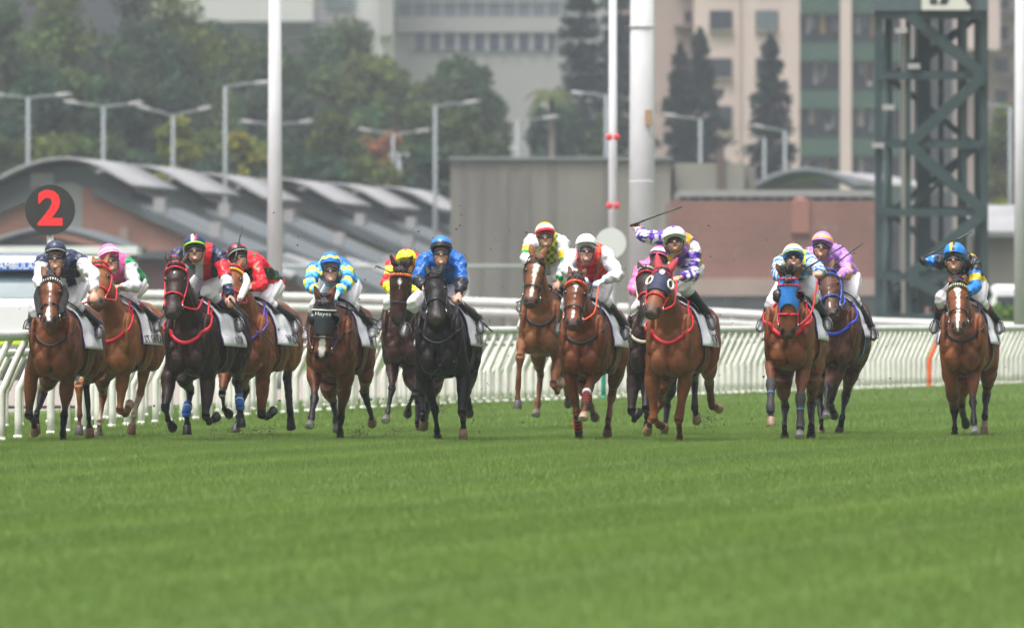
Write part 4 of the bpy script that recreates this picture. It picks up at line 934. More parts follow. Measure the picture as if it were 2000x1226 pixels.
g = lambda *a: Vector(a)
JOCKEYS = [
 dict(id='A', label="jockey in navy and white silks with plain navy cap", o=HA, helm=(290,158), r=58, chin=(292,262), SL=(222,222), SR=(415,215), EL=(205,320), HL=(235,355), ER=(487,285), HR=(488,375), KL=(190,455), KR=(372,435), AL=(160,530), AR=(462,545), TL=(145,555), TR=(487,600), col=SILKW, silk=silk_A, cap=NAVY, capf=cap_plain, peak=(.30,.32,.28), look=-.05),
 dict(id='B', label="jockey with pink hooped cap, pink vest and white sleeves", o=HA, helm=(566,175), r=57, chin=(588,272), SL=(512,240), SR=(672,240), EL=(440,310), HL=(425,355), ER=(706,345), HR=(630,345), KL=(560,420), KR=(655,405), AL=(500,540), AR=(690,525), TL=(480,575), TR=(712,565), col=SILKW, silk=silk_B, cap=hexc(232,105,165), capf=cap_B, peak=hexc(225,90,150), boottop=hexc(120,20,35), look=.12),
 dict(id='C', label="jockey in navy, red and white silks with white and red stripe over the cap", o=HC, helm=(240,128), r=60, chin=(245,220), SL=(160,178), SR=(368,190), EL=(130,275), HL=(180,345), ER=(402,300), HR=(425,395), KL=(180,400), KR=(308,380), AL=(95,505), AR=(388,500), TL=(80,548), TR=(408,565), col=NAVY, silk=silk_C, cap=(.022,.026,.085), capf=cap_C, peak=hexc(120,200,40), capband=hexc(140,215,45), boottop=hexc(70,30,80), cuffR=1.0),
 dict(id='D', label="jockey in red silks with black red-starred cap", o=HC, helm=(460,170), r=57, chin=(488,252), SL=(432,225), SR=(555,232), EL=(425,335), HL=(470,358), ER=(592,335), HR=(522,352), KL=(510,400), KR=(602,425), AL=(480,530), AR=(662,515), TL=(470,570), TR=(688,575), col=(.6,.02,.03), silk=silk_D, cap=(.018,.017,.02), capf=cap_D, peak=(.5,.46,.42), look=.15, glove=(.62,.58,.52)),
 dict(id='E', label="jockey in blue and yellow chevron silks pushing both arms forward, smiling", o=HE, helm=(201,218), r=57, chin=(203,328), SL=(118,258), SR=(282,258), EL=(97,335), HL=(128,372), ER=(286,330), HR=(238,378), KL=(130,450), KR=(292,430), AL=(88,560), AR=(368,555), TL=(72,605), TR=(390,595), col=SILKW, silk=silk_E, cap=hexc(22,112,190), capf=cap_E, glove=hexc(150,195,225), smile=1, armL='ff', armR='ff', toe=(.14,.14,.15)),
 dict(id='F', label="jockey in yellow and red silks, face down behind a dark horse", o=HE, helm=(596,200), r=56, chin=(598,290), SL=(530,235), SR=(668,225), EL=(492,330), HL=(545,385), ER=(672,310), HR=(625,385), KL=(520,430), KR=(640,430), AL=(480,520), AR=(680,520), TL=(465,555), TR=(690,560), col=SILKW, silk=silk_F, cap=hexc(238,228,40), capf=cap_F),
 dict(id='G', label="jockey in plain royal blue silks with black sleeves", o=HE, helm=(778,136), r=58, chin=(777,240), SL=(695,205), SR=(862,212), EL=(655,310), HL=(690,350), ER=(884,310), HR=(868,385), KL=(642,425), KR=(828,415), AL=(600,525), AR=(880,515), TL=(582,590), TR=(905,575), col=SILKW, silk=silk_G, cap=hexc(20,110,200), capf=cap_G, peak=(.02,.02,.022), smile=1),
 dict(id='H', label="jockey with yellow, white and red hooped cap and green checked silks", o=HH, helm=(256,178), r=49, chin=(263,256), SL=(190,225), SR=(340,232), EL=(165,300), HL=(205,375), ER=(352,330), HR=(320,415), KL=(210,415), KR=(325,400), AL=(160,510), AR=(365,490), TL=(148,550), TR=(380,535), col=SILKW, silk=silk_H, cap=hexc(238,195,40), capf=cap_H, peak=hexc(190,20,40)),
 dict(id='I', label="jockey with plain white cap, red vest and white sleeves", o=HH, helm=(453,236), r=53, chin=(452,328), SL=(388,295), SR=(545,290), EL=(362,365), HL=(420,395), ER=(606,385), HR=(535,412), KL=(370,520), KR=(522,495), AL=(332,610), AR=(588,630), TL=(325,655), TR=(605,680), col=SILKW, silk=silk_I, cap=(.72,.72,.74), capf=cap_plain, peak=(.05,.05,.05), glove=hexc(175,190,215), look=.06),
 dict(id='J', label="jockey in pink silks mostly hidden behind the purple and white rider", o=HJ, helm=(238,285), r=50, chin=(215,365), SL=(165,345), SR=(280,340), EL=(112,440), HL=(165,470), ER=(300,420), HR=(240,470), KL=(140,530), KR=(290,500), AL=(105,600), AR=(320,590), TL=(82,640), TR=(330,630), col=SILKW, silk=silk_J, cap=hexc(240,70,160), capf=cap_J),
 dict(id='K', label="jockey in purple and white starred silks with one arm raised high", o=HJ, helm=(305,200), r=58, chin=(312,275), SL=(262,205), SR=(392,258), EL=(165,198), HL=(133,168), ER=(392,375), HR=(335,388), KL=(230,450), KR=(345,425), AL=(185,575), AR=(435,560), TL=(168,610), TR=(465,620), col=SILKW, silk=silk_K, cap=(.62,.62,.68), capf=cap_K, peak=(.5,.5,.55), armL='0b', uaL=.27, gripL=g(.3,-.8,.6)),
 dict(id='L', label="jockey in blue and white hooped sleeves with yellow topped cap, head bowed low", o=HL_, helm=(265,178), r=58, chin=(268,250), SL=(198,225), SR=(345,215), EL=(185,285), HL=(245,300), ER=(402,262), HR=(398,270), KL=(185,430), KR=(345,385), AL=(120,520), AR=(430,505), TL=(92,565), TR=(440,560), col=SILKW, silk=silk_L, cap=hexc(225,228,60), capf=cap_L),
 dict(id='M', label="jockey in lilac silks with orange stars", o=HL_, helm=(417,112), r=58, chin=(404,200), SL=(362,172), SR=(528,195), EL=(352,260), HL=(425,290), ER=(548,275), HR=(505,288), KL=(440,380), KR=(512,400), AL=(430,540), AR=(560,560), TL=(428,590), TR=(565,610), col=SILKW, silk=silk_M, cap=hexc(172,120,200), capf=cap_M, look=-.1, lens='lens', toe=(.012,.012,.013)),
 dict(id='N', label="jockey in black and bright blue silks with raised black glove", o=HN, helm=(280,170), r=60, chin=(275,268), SL=(225,215), SR=(380,230), EL=(160,216), HL=(122,220), ER=(388,345), HR=(345,375), KL=(215,405), KR=(402,420), AL=(190,515), AR=(465,525), TL=(168,575), TR=(485,575), col=SILKW, silk=silk_N, cap=hexc(25,120,200), capf=cap_N, glove=(.014,.014,.016), armL='bf', boottop=hexc(90,18,30), look=-.15, gripL=g(.2,-.9,.4)),
]
for i, J in enumerate(JOCKEYS): J['seed'] = i * 1.7 + .6
WHIPS = {'C': (HC,(428,412),(645,648),'R',"black whip pointing down across the bright bay horse's saddle cloth"), 'D': (HC,(452,205),(488,35),'R',"black whip held upright beside the red-starred cap"),
 'E': (HE,(240,440),(452,525),'R',"black whip lying along the blue and yellow rider's thigh"), 'F': (HE,(520,275),(440,238),'L',"short stub of black whip beside the yellow cap"),
 'G': (HE,(868,420),(1045,580),'R',"black whip trailing behind the plain blue rider"), 'H': (HH,(345,435),(116,517),'R',"black whip held across the chestnut horse's muzzle"),
 'I': (HH,(462,535),(520,302),'R',"black whip upright in front of the red vest"), 'K': (HJ,(106,143),(340,57),'L',"black whip swung high above the purple and white rider"),
 'L': (HL_,(322,255),(526,135),'R',"thick black whip held over the blue hooded horse's mane"), 'M': (HL_,(465,242),(626,119),'R',"thin black whip slanting past the lilac shoulder"),
 'N': (HN,(108,202),(370,58),'L',"black whip raised beside the blue and yellow cap")}
for S, J in zip(SPECS, JOCKEYS):
    build_horse(S)
    build_jockey(J, S)
    build_reins(S, J['hands'])
    if S['id'] in WHIPS:
        w = WHIPS[S['id']]; build_whip(w[0], w[1], w[2], J['hands'][w[3]], S, w[4])
# ---------------------------------------------------------------- setting: turf, sand track, rails
fx = np.array([-120, -60, 0, 46, 115, 220, 316, 690, 1000, 1480, 1680, 1860, 2000, 2150.])
fy = np.array([882, 873, 865, 859, 848, 836, 826, 799, 787, 767, 760, 754, 748, 743.])
fc_ = np.polyfit((fx - 1000) / 1000, CAMZ * FPX / (fy - HORIZ), 3)
def fence_pt(px):
    Y = float(np.polyval(fc_, (px - 1000) / 1000)); return Vector(((px - 1000) / FPX * Y, Y, 0))
def fence_n(px):                                             # unit normal, to the course side
    d = fence_pt(px + 8) - fence_pt(px - 8); d.normalize(); return Vector((d.y, -d.x, 0))

def ramp_mat(name, c1, c2, scale, rough=.9, detail=6, stretch=None, bump=0, c3=None):
    m = bpy.data.materials.new(name); m.use_nodes = True; nt = m.node_tree; b = nt.nodes["Principled BSDF"]; b.inputs["Roughness"].default_value = rough
    b.inputs["Specular IOR Level"].default_value = .25
    tc = nt.nodes.new("ShaderNodeTexCoord"); nz = nt.nodes.new("ShaderNodeTexNoise"); nz.inputs["Scale"].default_value = scale; nz.inputs["Detail"].default_value = detail
    v = tc.outputs["Object"]
    if stretch: mp = nt.nodes.new("ShaderNodeMapping"); mp.inputs["Scale"].default_value = stretch; nt.links.new(v, mp.inputs[0]); v = mp.outputs[0]
    nt.links.new(v, nz.inputs["Vector"]); r = nt.nodes.new("ShaderNodeValToRGB"); r.color_ramp.elements[0].position = .3; r.color_ramp.elements[1].position = .7
    r.color_ramp.elements[0].color = (*c1, 1); r.color_ramp.elements[1].color = (*c2, 1)
    nt.links.new(nz.outputs[0], r.inputs[0]); nt.links.new(r.outputs[0], b.inputs["Base Color"])
    if bump:
        bp = nt.nodes.new("ShaderNodeBump"); bp.inputs["Strength"].default_value = bump; bp.inputs["Distance"].default_value = .05; nt.links.new(nz.outputs[0], bp.inputs["Height"]); nt.links.new(bp.outputs[0], b.inputs["Normal"])
    return m
TURF1, TURF2 = (.112, .190, .038), (.12, .22, .034)
gm = MB(); gm.add([(-900, -60, 0), (900, -60, 0), (900, 4000, 0), (-900, 4000, 0)], [(0, 1, 2, 3)])
tag(gm.build("ground", ramp_mat("turf_soil", (.062, .108, .022), (.085, .14, .03), .35)), None, None, kind="structure")
sm_ = MB(); rowa, rowb = [], []
for px in np.linspace(-700, 2900, 40):
    n = fence_n(min(max(px, -100), 2140)); p = fence_pt(px); rowa.append(p - n * 4.2 + Vector((0, 0, .006))); rowb.append(p - n * 26 + Vector((0, 0, .006)))
sm_.grid([rowa, rowb]); tag(sm_.build("sand_track", ramp_mat("sand", (.20, .17, .15), (.27, .235, .21), .8), None, False), None, None, kind="structure")
rd = MB(); rd.add([(-60, 372, .006), (60, 372, .006), (60, 398, .006), (-60, 398, .006)], [(0, 1, 2, 3)])
tag(rd.build("road", ramp_mat("asphalt", (.045, .045, .047), (.06, .06, .062), 2), None, False), None, None, kind="structure")

# turf blades: one mass of grass
def blades(n, y0, y1, hmin, hmax, w, xf):
    u = rng.random(n); Y = np.sqrt(y0 ** 2 + (y1 ** 2 - y0 ** 2) * u); X = rng.uniform(-1, 1, n) * (Y * .046 + 4.0)
    ok = np.ones(n, bool)
    if xf is not None:
        lim = np.interp(Y, xf[0], xf[1]); ok = X > lim
    X, Y = X[ok], Y[ok]; n = len(X)
    s_ = X * .985 - Y * .172                                   # across the mowing bands
    st = np.sin(s_ * 2 * np.pi / 2.3 + .9 * np.sin(s_ * .9)) * (.55 + .45 * np.sin(s_ * 1.1 + X * .35))
    h = rng.uniform(hmin, hmax, n) * (1 + .10 * st); an = rng.uniform(0, np.pi, n); dx, dy = np.cos(an) * w / 2, np.sin(an) * w / 2
    lx, ly = rng.normal(0, .35, n) * h, rng.normal(-.05, .35, n) * h - st * .12 * h
    V = np.empty((n, 3, 3)); V[:, 0] = np.stack([X - dx, Y - dy, np.zeros(n)], 1); V[:, 1] = np.stack([X + dx, Y + dy, np.zeros(n)], 1); V[:, 2] = np.stack([X + lx, Y + ly, h], 1)
    patch = np.sin(X * 1.3 + 2 * np.sin(Y * .21)) * np.sin(Y * .33 + X * .5) + .6 * np.sin(X * 3.1 + 1.1) * np.sin(Y * .9)
    t = np.clip(.5 + .10 * patch + .26 * st + rng.normal(0, .16, n), 0, 1)[:, None]
    c = np.array(TURF1) * (1 - t) + np.array((.178, .272, .056)) * t
    dry = (rng.random(n) < .05)[:, None]; c = np.where(dry, np.array((.19, .19, .06)), c)
    ln = np.exp(-((np.mod(s_ + .12 * np.sin(Y * .13), 1.75) - .9) / .16) ** 2)[:, None]; c = c * (1 + .16 * ln) + np.array((.012, .006, .012)) * ln
    c = c * (1 + .07 * st)[:, None] * .97
    return V.reshape(-1, 3), np.repeat(c, 3, 0)
ffx = np.linspace(-200, 2300, 200); fps = [fence_pt(p) for p in ffx]; xf = (np.array([p.y for p in fps]), np.array([p.x for p in fps]) - 3.0)
parts_ = [blades(360000, 38, 80, .02, .05, .007, None), blades(270000, 80, 112, .02, .055, .007, None), blades(540000, 108, 137, .02, .06, .0055, xf), blades(150000, 137, 180, .04, .09, .008, xf), blades(90000, 180, 260, .05, .10, .012, xf)]
V = np.concatenate([p[0] for p in parts_]); C = np.concatenate([p[1] for p in parts_]); n = len(V) // 3
me = bpy.data.meshes.new("grass"); me.vertices.add(n * 3); me.vertices.foreach_set("co", V.astype(np.float32).ravel()); me.loops.add(n * 3); me.loops.foreach_set("vertex_index", np.arange(n * 3, dtype=np.int32))
me.polygons.add(n); me.polygons.foreach_set("loop_start", np.arange(0, n * 3, 3, dtype=np.int32)); me.polygons.foreach_set("loop_total", np.full(n, 3, np.int32)); me.update(); setcol(me, C)
gmat = mat("grass_blades", .65, attr=True, spec=.25)
nt = gmat.node_tree; b = nt.nodes["Principled BSDF"]; b.inputs["Subsurface Weight"].default_value = 0
tr = nt.nodes.new("ShaderNodeBsdfTranslucent"); mx = nt.nodes.new("ShaderNodeMixShader"); mx.inputs[0].default_value = .35
nt.links.new(nt.nodes["Attribute"].outputs["Color"], tr.inputs[0]); nt.links.new(b.outputs[0], mx.inputs[1]); nt.links.new(tr.outputs[0], mx.inputs[2]); nt.links.new(mx.outputs[0], nt.nodes["Material Output"].inputs[0])
go = bpy.data.objects.new("grass", me); COL.objects.link(go); me.materials.append(gmat); tag(go, "mown green turf of the racecourse", "grass", None, "stuff")

M['rail'] = mat("rail_white", .6, col=(.53, .54, .52), noise=.10, nscale=3, spec=.25)
M['railcream'] = mat("rail_cream", .6, col=(.66, .65, .60), noise=.10, nscale=5, spec=.25)
M['orange'] = mat("orange_paint", .5, col=hexc(235, 95, 35)); M['teal'] = mat("teal_paint", .5, col=hexc(20, 135, 115))
def course_fence(name, label, off, zr, rr, pxs, lean, special):
    p0 = fence_pt(0); root = thing(name, label, "fence", (p0.x, p0.y, 0)); rl = MB(); pts = []
    for px in np.linspace(-140, 2180, 60):
        n = fence_n(px); p = fence_pt(px); pts.append(p + n * (off + lean) + Vector((0, 0, zr)))
    rl.loft(pts, [(rr * .85, rr)] * len(pts), Vector((0, 0, 1)), 12, True, 0); rl.build("rail", M['rail'], root)
    proto = []; rest = MB()
    for i, px in enumerate(pxs):
        p = fence_pt(px); n = fence_n(px); p = p + n * off
        own = i in special or i < 96; m = MB() if own else rest
        sc = zr / 1.15
        m.loft([p - Vector((0, 0, .05)), p + Vector((0, 0, .50 * sc)), p + n * lean * .12 + Vector((0, 0, .60 * sc)), p + n * lean * .5 + Vector((0, 0, .85 * sc)), p + n * lean * .98 + Vector((0, 0, zr - rr * .5))], [.042, .042, .042, .039, .035], Vector((1, 0, 0)), 8, True, 2)
        m.box((p.x - .055, p.y - .045, -.02), (p.x + .04, p.y + .045, .05))
        if own:
            o = m.build("post", M[special.get(i, 'railcream')], root)
            if i in special: o["label"] = special[i] + " painted post"
    if rest.v: tag(rest.build("post", M['railcream'], root), None, None, kind="stuff")
def px_run(a, b, k):
    out = []; x = a
    while x < b: out.append(x); x += np.interp(x, [-60, 300, 950, 1700, 2050], [34, 27, 17, 10, 9]) * k
    return out
pxs = px_run(-64, 2080, 1.0)
near = lambda v: int(np.argmin(np.abs(np.array(pxs) - v)))
course_fence("running_rail", "white curved running rail along the turf with leaning gooseneck posts", 0, 1.15, .068, pxs, .28, {near(1818): 'orange', near(1173): 'teal'})
course_fence("inner_rail", "lower white rail with slanting posts just behind the running rail", -1.3, .92, .05, px_run(-50, 2080, .95), .24, {})

M['railgrey'] = mat("rail_dull", .7, col=(.50, .51, .49), noise=.12, nscale=2, spec=.2)
def straight_fence(name, label, Y, x0, x1, rails, r, step, mt, pr):
    root = thing(name, label, "fence", ((x0 + x1) / 2, Y, 0))
    for z in rails:
        m = MB(); m.tube([(x0, Y, z), (x1, Y, z)], r, 10); m.build("rail", mt, root)
    x = x0
    while x <= x1:
        m = MB(); m.tube([(x, Y + r + pr, -.05), (x, Y + r + pr, max(rails))], pr, 8); m.build("post", mt, root); x += step
Zat = lambda py, Y: CAMZ + (HORIZ - py) / FPX * Y
Xat = lambda px, Y: (px - 1000) / FPX * Y
Y = 290; root = thing("outer_rail", "double white rail across the far side of the sand track, dipping to one side", "fence", (0, Y, 0)); zx = [(Xat(p, Y), Zat(q, Y)) for p, q in ((-700, 560), (400, 577), (700, 583), (1000, 592), (1430, 612), (1700, 628), (2200, 645))]
for dz_ in (0, -.25):
    m = MB(); m.loft([(x, Y, z + dz_) for x, z in zx], [.105] * len(zx), Vector((0, 1, 0)), 12, True, 4); m.build("rail", M['railgrey'], root)
for x in np.arange(-21, 15.5, 1.9):
    m = MB(); m.tube([(x, Y + .16, -.05), (x, Y + .16, float(np.interp(x, [q[0] for q in zx], [q[1] for q in zx])))], .05, 8); m.build("post", M['railgrey'], root)
M['galv'] = mat("galvanised", .5, col=(.33, .35, .35), noise=.1)
straight_fence("boundary_fence", "thin grey post and rail fence before the stable yard", 352, Xat(330, 352), Xat(1130, 352), [Zat(520, 352), .8], .05, 4.6, M['galv'], .06)

# furlong marker
mk = thing("furlong_marker", "round black furlong marker with a red figure 2", "sign", P(98, 700, 150) * 1)
mk.location = (Xat(98, 150), 150, 0)
m = MB(); m.col((.022, .022, .024)); c = P(98, 410, 150); rr = 49 / FPX * 150
m.loft([c + Vector((0, -.02, 0)), c + Vector((0, .03, 0))], [(rr, rr)] * 2, Vector((1, 0, 0)), 48, True, 0); m.build("disc", mat("marker_black", .5, col=(.025, .025, .027)), mk, False)
m = MB(); flat_text(m, "2", .62, c + Vector((.0, -.026, .0)), Vector((1, 0, 0)), Vector((0, 0, 1)), .035, 1.05); m.build("figure", mat("marker_red", .5, col=hexc(250, 42, 45)), mk, False)
m = MB(); m.tube([(c.x, 150.05, 0), (c.x, 150.05, c.z)], .045, 10); m.build("pole", mat("marker_pole", .5, col=(.6, .6, .58)), mk)

# ---------------------------------------------------------------- background
M['white'] = mat("white_paint", .4, col=(.66, .67, .68), noise=.05, nscale=2)
M['pole'] = mat("pole_white", .75, col=(.49, .49, .51), noise=.08, nscale=1.5, spec=.15)
M['glassd'] = mat("dark_glass", .15, col=(.03, .04, .05), spec=.6)
M['lampgrey'] = mat("lamp_grey", .7, col=(.20, .22, .23), spec=.2)
M['lamphead'] = mat("lamp_head", .7, col=(.29, .285, .285), spec=.2)
def brick_mat(name, c1, c2, mortar, sc=1.0):
    m = bpy.data.materials.new(name); m.use_nodes = True; nt = m.node_tree; b = nt.nodes["Principled BSDF"]; b.inputs["Roughness"].default_value = .85
    tc = nt.nodes.new("ShaderNodeTexCoord"); mp = nt.nodes.new("ShaderNodeMapping"); mp.inputs["Rotation"].default_value = (math.radians(90), 0, 0)
    br = nt.nodes.new("ShaderNodeTexBrick"); br.inputs["Color1"].default_value = (*c1, 1); br.inputs["Color2"].default_value = (*c2, 1); br.inputs["Mortar"].default_value = (*mortar, 1)
    br.inputs["Scale"].default_value = 1.0; br.inputs["Brick Width"].default_value = .6 * sc; br.inputs["Row Height"].default_value = .3 * sc; br.inputs["Mortar Size"].default_value = .02
    nz = nt.nodes.new("ShaderNodeTexNoise"); nz.inputs["Scale"].default_value = .35; nz.inputs["Detail"].default_value = 5
    mr = nt.nodes.new("ShaderNodeMapRange"); mr.inputs[1].default_value = .3; mr.inputs[2].default_value = .7; mr.inputs[3].default_value = .82; mr.inputs[4].default_value = 1.12
    mx = nt.nodes.new("ShaderNodeMix"); mx.data_type = 'RGBA'; mx.blend_type = 'MULTIPLY'; mx.inputs[0].default_value = 1
    nt.links.new(tc.outputs["Object"], mp.inputs[0]); nt.links.new(mp.outputs[0], br.inputs["Vector"]); nt.links.new(tc.outputs["Object"], nz.inputs["Vector"]); nt.links.new(nz.outputs[0], mr.inputs[0])
    nt.links.new(br.outputs[0], mx.inputs[6]); nt.links.new(mr.outputs[0], mx.inputs[7]); nt.links.new(mx.outputs[2], b.inputs["Base Color"]); return m
M['brick'] = brick_mat("red_brick", (.165, .083, .066), (.19, .095, .076), (.18, .11, .09))
M['brickworn'] = brick_mat("worn_brick", (.185, .088, .070), (.21, .10, .080), (.20, .118, .098))
nt = M['brickworn'].node_tree; b = nt.nodes["Principled BSDF"]; src = b.inputs["Base Color"].links[0].from_socket
wn1 = nt.nodes.new("ShaderNodeTexNoise"); wn1.inputs["Scale"].default_value = .55; wn1.inputs["Detail"].default_value = 9; wn1.inputs["Roughness"].default_value = .68
wr1 = nt.nodes.new("ShaderNodeMapRange"); wr1.inputs[1].default_value = .60; wr1.inputs[2].default_value = .72; wr1.inputs[4].default_value = .65
wt1 = nt.nodes.new("ShaderNodeTexCoord"); wm1 = nt.nodes.new("ShaderNodeMix"); wm1.data_type = 'RGBA'; wm1.inputs[7].default_value = (.33, .28, .25, 1)
nt.links.new(wt1.outputs["Object"], wn1.inputs["Vector"]); nt.links.new(wn1.outputs[0], wr1.inputs[0]); nt.links.new(wr1.outputs[0], wm1.inputs[0]); nt.links.new(src, wm1.inputs[6]); nt.links.new(wm1.outputs[2], b.inputs["Base Color"])
M['brick2'] = brick_mat("stable_brick", (.31, .145, .11), (.35, .165, .125), (.32, .19, .155))
M['conc'] = ramp_mat("concrete_wall", (.125, .112, .098), (.245, .232, .208), .22, .85, 8, (1.6, 1, .35))
M['roofm'] = ramp_mat("metal_roof", (.19, .19, .20), (.265, .265, .27), .6, .9)
M['slate'] = ramp_mat("grey_roof", (.075, .088, .095), (.11, .125, .13), .4, .6)
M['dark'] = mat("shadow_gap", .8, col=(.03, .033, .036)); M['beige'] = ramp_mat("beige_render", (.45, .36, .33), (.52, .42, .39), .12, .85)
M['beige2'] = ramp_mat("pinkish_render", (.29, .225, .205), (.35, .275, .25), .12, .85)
M['officewhite'] = ramp_mat("pale_cladding", (.245, .24, .235), (.29, .285, .28), .1, .8)
M['ribbon'] = mat("office_glass", .25, col=(.10, .13, .145), spec=.6, noise=.15, nscale=.6); M['ribbond'] = mat("office_glass_dark", .2, col=(.035, .05, .075), spec=.6)
M['greenp'] = mat("green_panel", .6, col=(.024, .068, .044), noise=.15, nscale=.5)
M['tower'] = ramp_mat("tower_steel", (.022, .042, .042), (.034, .058, .056), 1.5, .55)

# stable block: one thing per roof bay
dax, lax = Vector((.0995, .995, 0)), Vector((.995, -.0995, 0)); UZ = Vector((0, 0, 1))
crest = [(130, 313), (265, 327), (400, 343), (545, 353), (650, 362), (755, 369)]
blab = ["brick gabled stable with a grey arched roof behind the furlong marker", "grey arched stable roof next behind the brick gable", "third arched stable roof, behind the single arm lamp", "arched stable roof behind the tall white pole", "arched stable roof above the rider in yellow and red", "small farthest arched stable roof beside the concrete wall"]
prof = [(-4.6, 5.15), (-3.4, 5.75), (-2.37, 6.3), (-1.1, 6.84), (0, 7.0), (.9, 6.83), (1.75, 6.40), (2.5, 6.0)]
pf, _ = resample([Vector((x, 0, z)) for x, z in prof], [(1, 1)] * len(prof), 4)
for i, (cx_, cy_) in enumerate(crest):
    Y = 5.69 * FPX / (HORIZ - cy_); o0 = Vector((Xat(cx_, Y), Y, 0)); dl = 11.5
    wp = lambda l, d, z: o0 + lax * l + dax * d + UZ * z
    root = thing("stable_building", blab[i], "stable", tuple(o0), "stable bays with arched roofs")
    m = MB(); m.grid([[wp(p.x, -.4, p.z), wp(p.x, dl, p.z)] for p in pf]); o = m.build("arched_roof", M['roofm'], root); md = o.modifiers.new("thick", 'SOLIDIFY'); md.thickness = .11; md.offset = -1
    m = MB(); wl = [(-4.4, 5.0)] + [(p.x, p.z - .22) for p in pf if -4.3 < p.x < 2.3] + [(2.3, 5.9)]
    up_ = [wp(l, .40, z) for l, z in wl]; dn_ = [wp(l, .40, z - (.62 if abs(l) > .4 else .55)) for l, z in wl]; m.grid([up_, dn_]); m.build("gable_panel", M['slate'] , root, False)
    if i == 0:
        m = MB(); m.box(tuple(wp(-1.35, .35, 0) + UZ * 4.6), tuple(wp(1.0, .35, 0) + Vector((0, .2, 6.55)))); m.build("louvre_panel", mat("louvre_grey", .7, col=(.26, .265, .255), noise=.1, nscale=.8), root, False)
    # lower pitched roof running down on both sides, and the gable wall below it
    for s in (-1, 1):
        a0, z0, a1, z1 = 1.0 * s, 6.1, 9.5 * s, 2.35
        m = MB(); m.grid([[wp(a0, .2, z0), wp(a0, dl, z0)], [wp(a1, .2, z1), wp(a1, dl, z1)]]); o = m.build("pitched_roof", M['slate'], root, False); md = o.modifiers.new("thick", 'SOLIDIFY'); md.thickness = .34; md.offset = -1 if s < 0 else 1
    m = MB(); w = [(-9.2, 0), (-9.2, 2.3), (-4.2, 4.45), (-2.0, 5.9), (-.9, 6.35), (.9, 6.35), (1.3, 5.6), (9.2, 2.3), (9.2, 0)]; n6 = len(w)
    vs = [wp(l, .5, z) for l, z in w] + [wp(l, dl - .3, z) for l, z in w]; m.add(vs, [tuple(range(n6)), tuple(range(2*n6-1, n6-1, -1))] + [(k, (k+1) % n6, (k+1) % n6 + n6, k + n6) for k in range(n6)]); m.build("wall", M['brick2'] if i == 0 else M['conc'], root, False)
    for k in range(3):                                       # pale skylight vents on the right-hand slope
        l = 3.2 + 2.0 * k; z = 6.1 - (l - 1.0) * .441; c = wp(l, 1.2, z + .28); m = MB(); m.obox(c, lax * .20, dax * .3, UZ * .26); m.build("roof_vent", M['lamphead'], root, False)
    m = MB(); m.grid([[wp(5.6, -1.3, 3.55), wp(5.6, 0.15, 3.7)], [wp(8.2, -1.3, 2.75), wp(8.2, .15, 2.9)]]); o = m.build("canopy", M['roofm'], root, False); md = o.modifiers.new("thick", 'SOLIDIFY'); md.thickness = .12
    if i == 0:
        for l in (-3.2, 2.0, 4.2): 
            m = MB(); m.obox(wp(l, .44, 2.3), lax * .16, dax * .06, UZ * (2.3 if l < 3 else 1.6)); m.build("pilaster", M['beige2'], root, False)
# arched porch in front
root = thing("arched_porch", "low grey arched porch roof above the ambulance", "porch", (Xat(95, 385), 385, 0)); m = MB(); rows = []
for x in np.linspace(-1, 1, 21):
    px = 95 + 150 * x; py = 452 + 42 * abs(x) ** 1.5; p = P(px, py, 385); rows.append([p, p + dax * 5])
m.grid(rows); o = m.build("roof", M['slate'], root); md = o.modifiers.new("thick", 'SOLIDIFY'); md.thickness = .2
m = MB(); vs = [P(95 + 120 * x, 464 + 34 * abs(x) ** 1.5, 385.6) for x in np.linspace(-1, 1, 15)]; vs += [Vector((vs[-1].x, 385.6, 0)), Vector((vs[0].x, 385.6, 0))]; m.add(vs, [tuple(range(len(vs)))]); m.build("front_wall", ramp_mat("porch_wall", (.17, .17, .17), (.22, .22, .22), .4), root, False)
for px in (18, 172): m = MB(); x = Xat(px, 384.5); m.box((x - .15, 384.3, 0), (x + .15, 384.6, Zat(486, 384.5))); m.build("column", M['lampgrey'], root, False)
# low roof with slats
root = thing("low_shed", "long low white edged shed roof behind the ambulance", "shed", (Xat(120, 330), 330, 0))
m = MB(); m.box((Xat(-160, 330), 330, Zat(497, 330)), (Xat(268, 330), 334, Zat(481, 330))); m.build("roof", M['white'], root, False)
m = MB(); m.box((Xat(-155, 330), 330.4, 0), (Xat(262, 330), 333.6, Zat(497, 330) - .003)); m.build("wall", mat("shed_wall", .8, col=(.13, .14, .14), noise=.15, nscale=1), root, False)
for px in range(-140, 262, 26):
    m = MB(); x = Xat(px, 330.3); m.box((x - .06, 330.2, 0), (x + .06, 330.397, Zat(498, 330))); m.build("slat", M['lampgrey'], root, False)
# lower dark annex between brick wall and fence
root = thing("brick_annex", "low dark brick annex with grey eaves behind the pink capped rider", "building", (Xat(330, 395), 395, 0))
m = MB(); m.box((Xat(225, 395), 395, 0), (Xat(520, 395), 399, Zat(505, 395))); m.build("wall", brick_mat("dark_brick", (.15, .075, .065), (.18, .09, .075), (.15, .1, .09)), root, False)
m = MB(); m.box((Xat(215, 395), 394.5, Zat(505, 395) + .003), (Xat(530, 395), 400, Zat(490, 395))); m.build("eaves", M['slate'], root, False)
for px in (395, 560, 700):
    pass

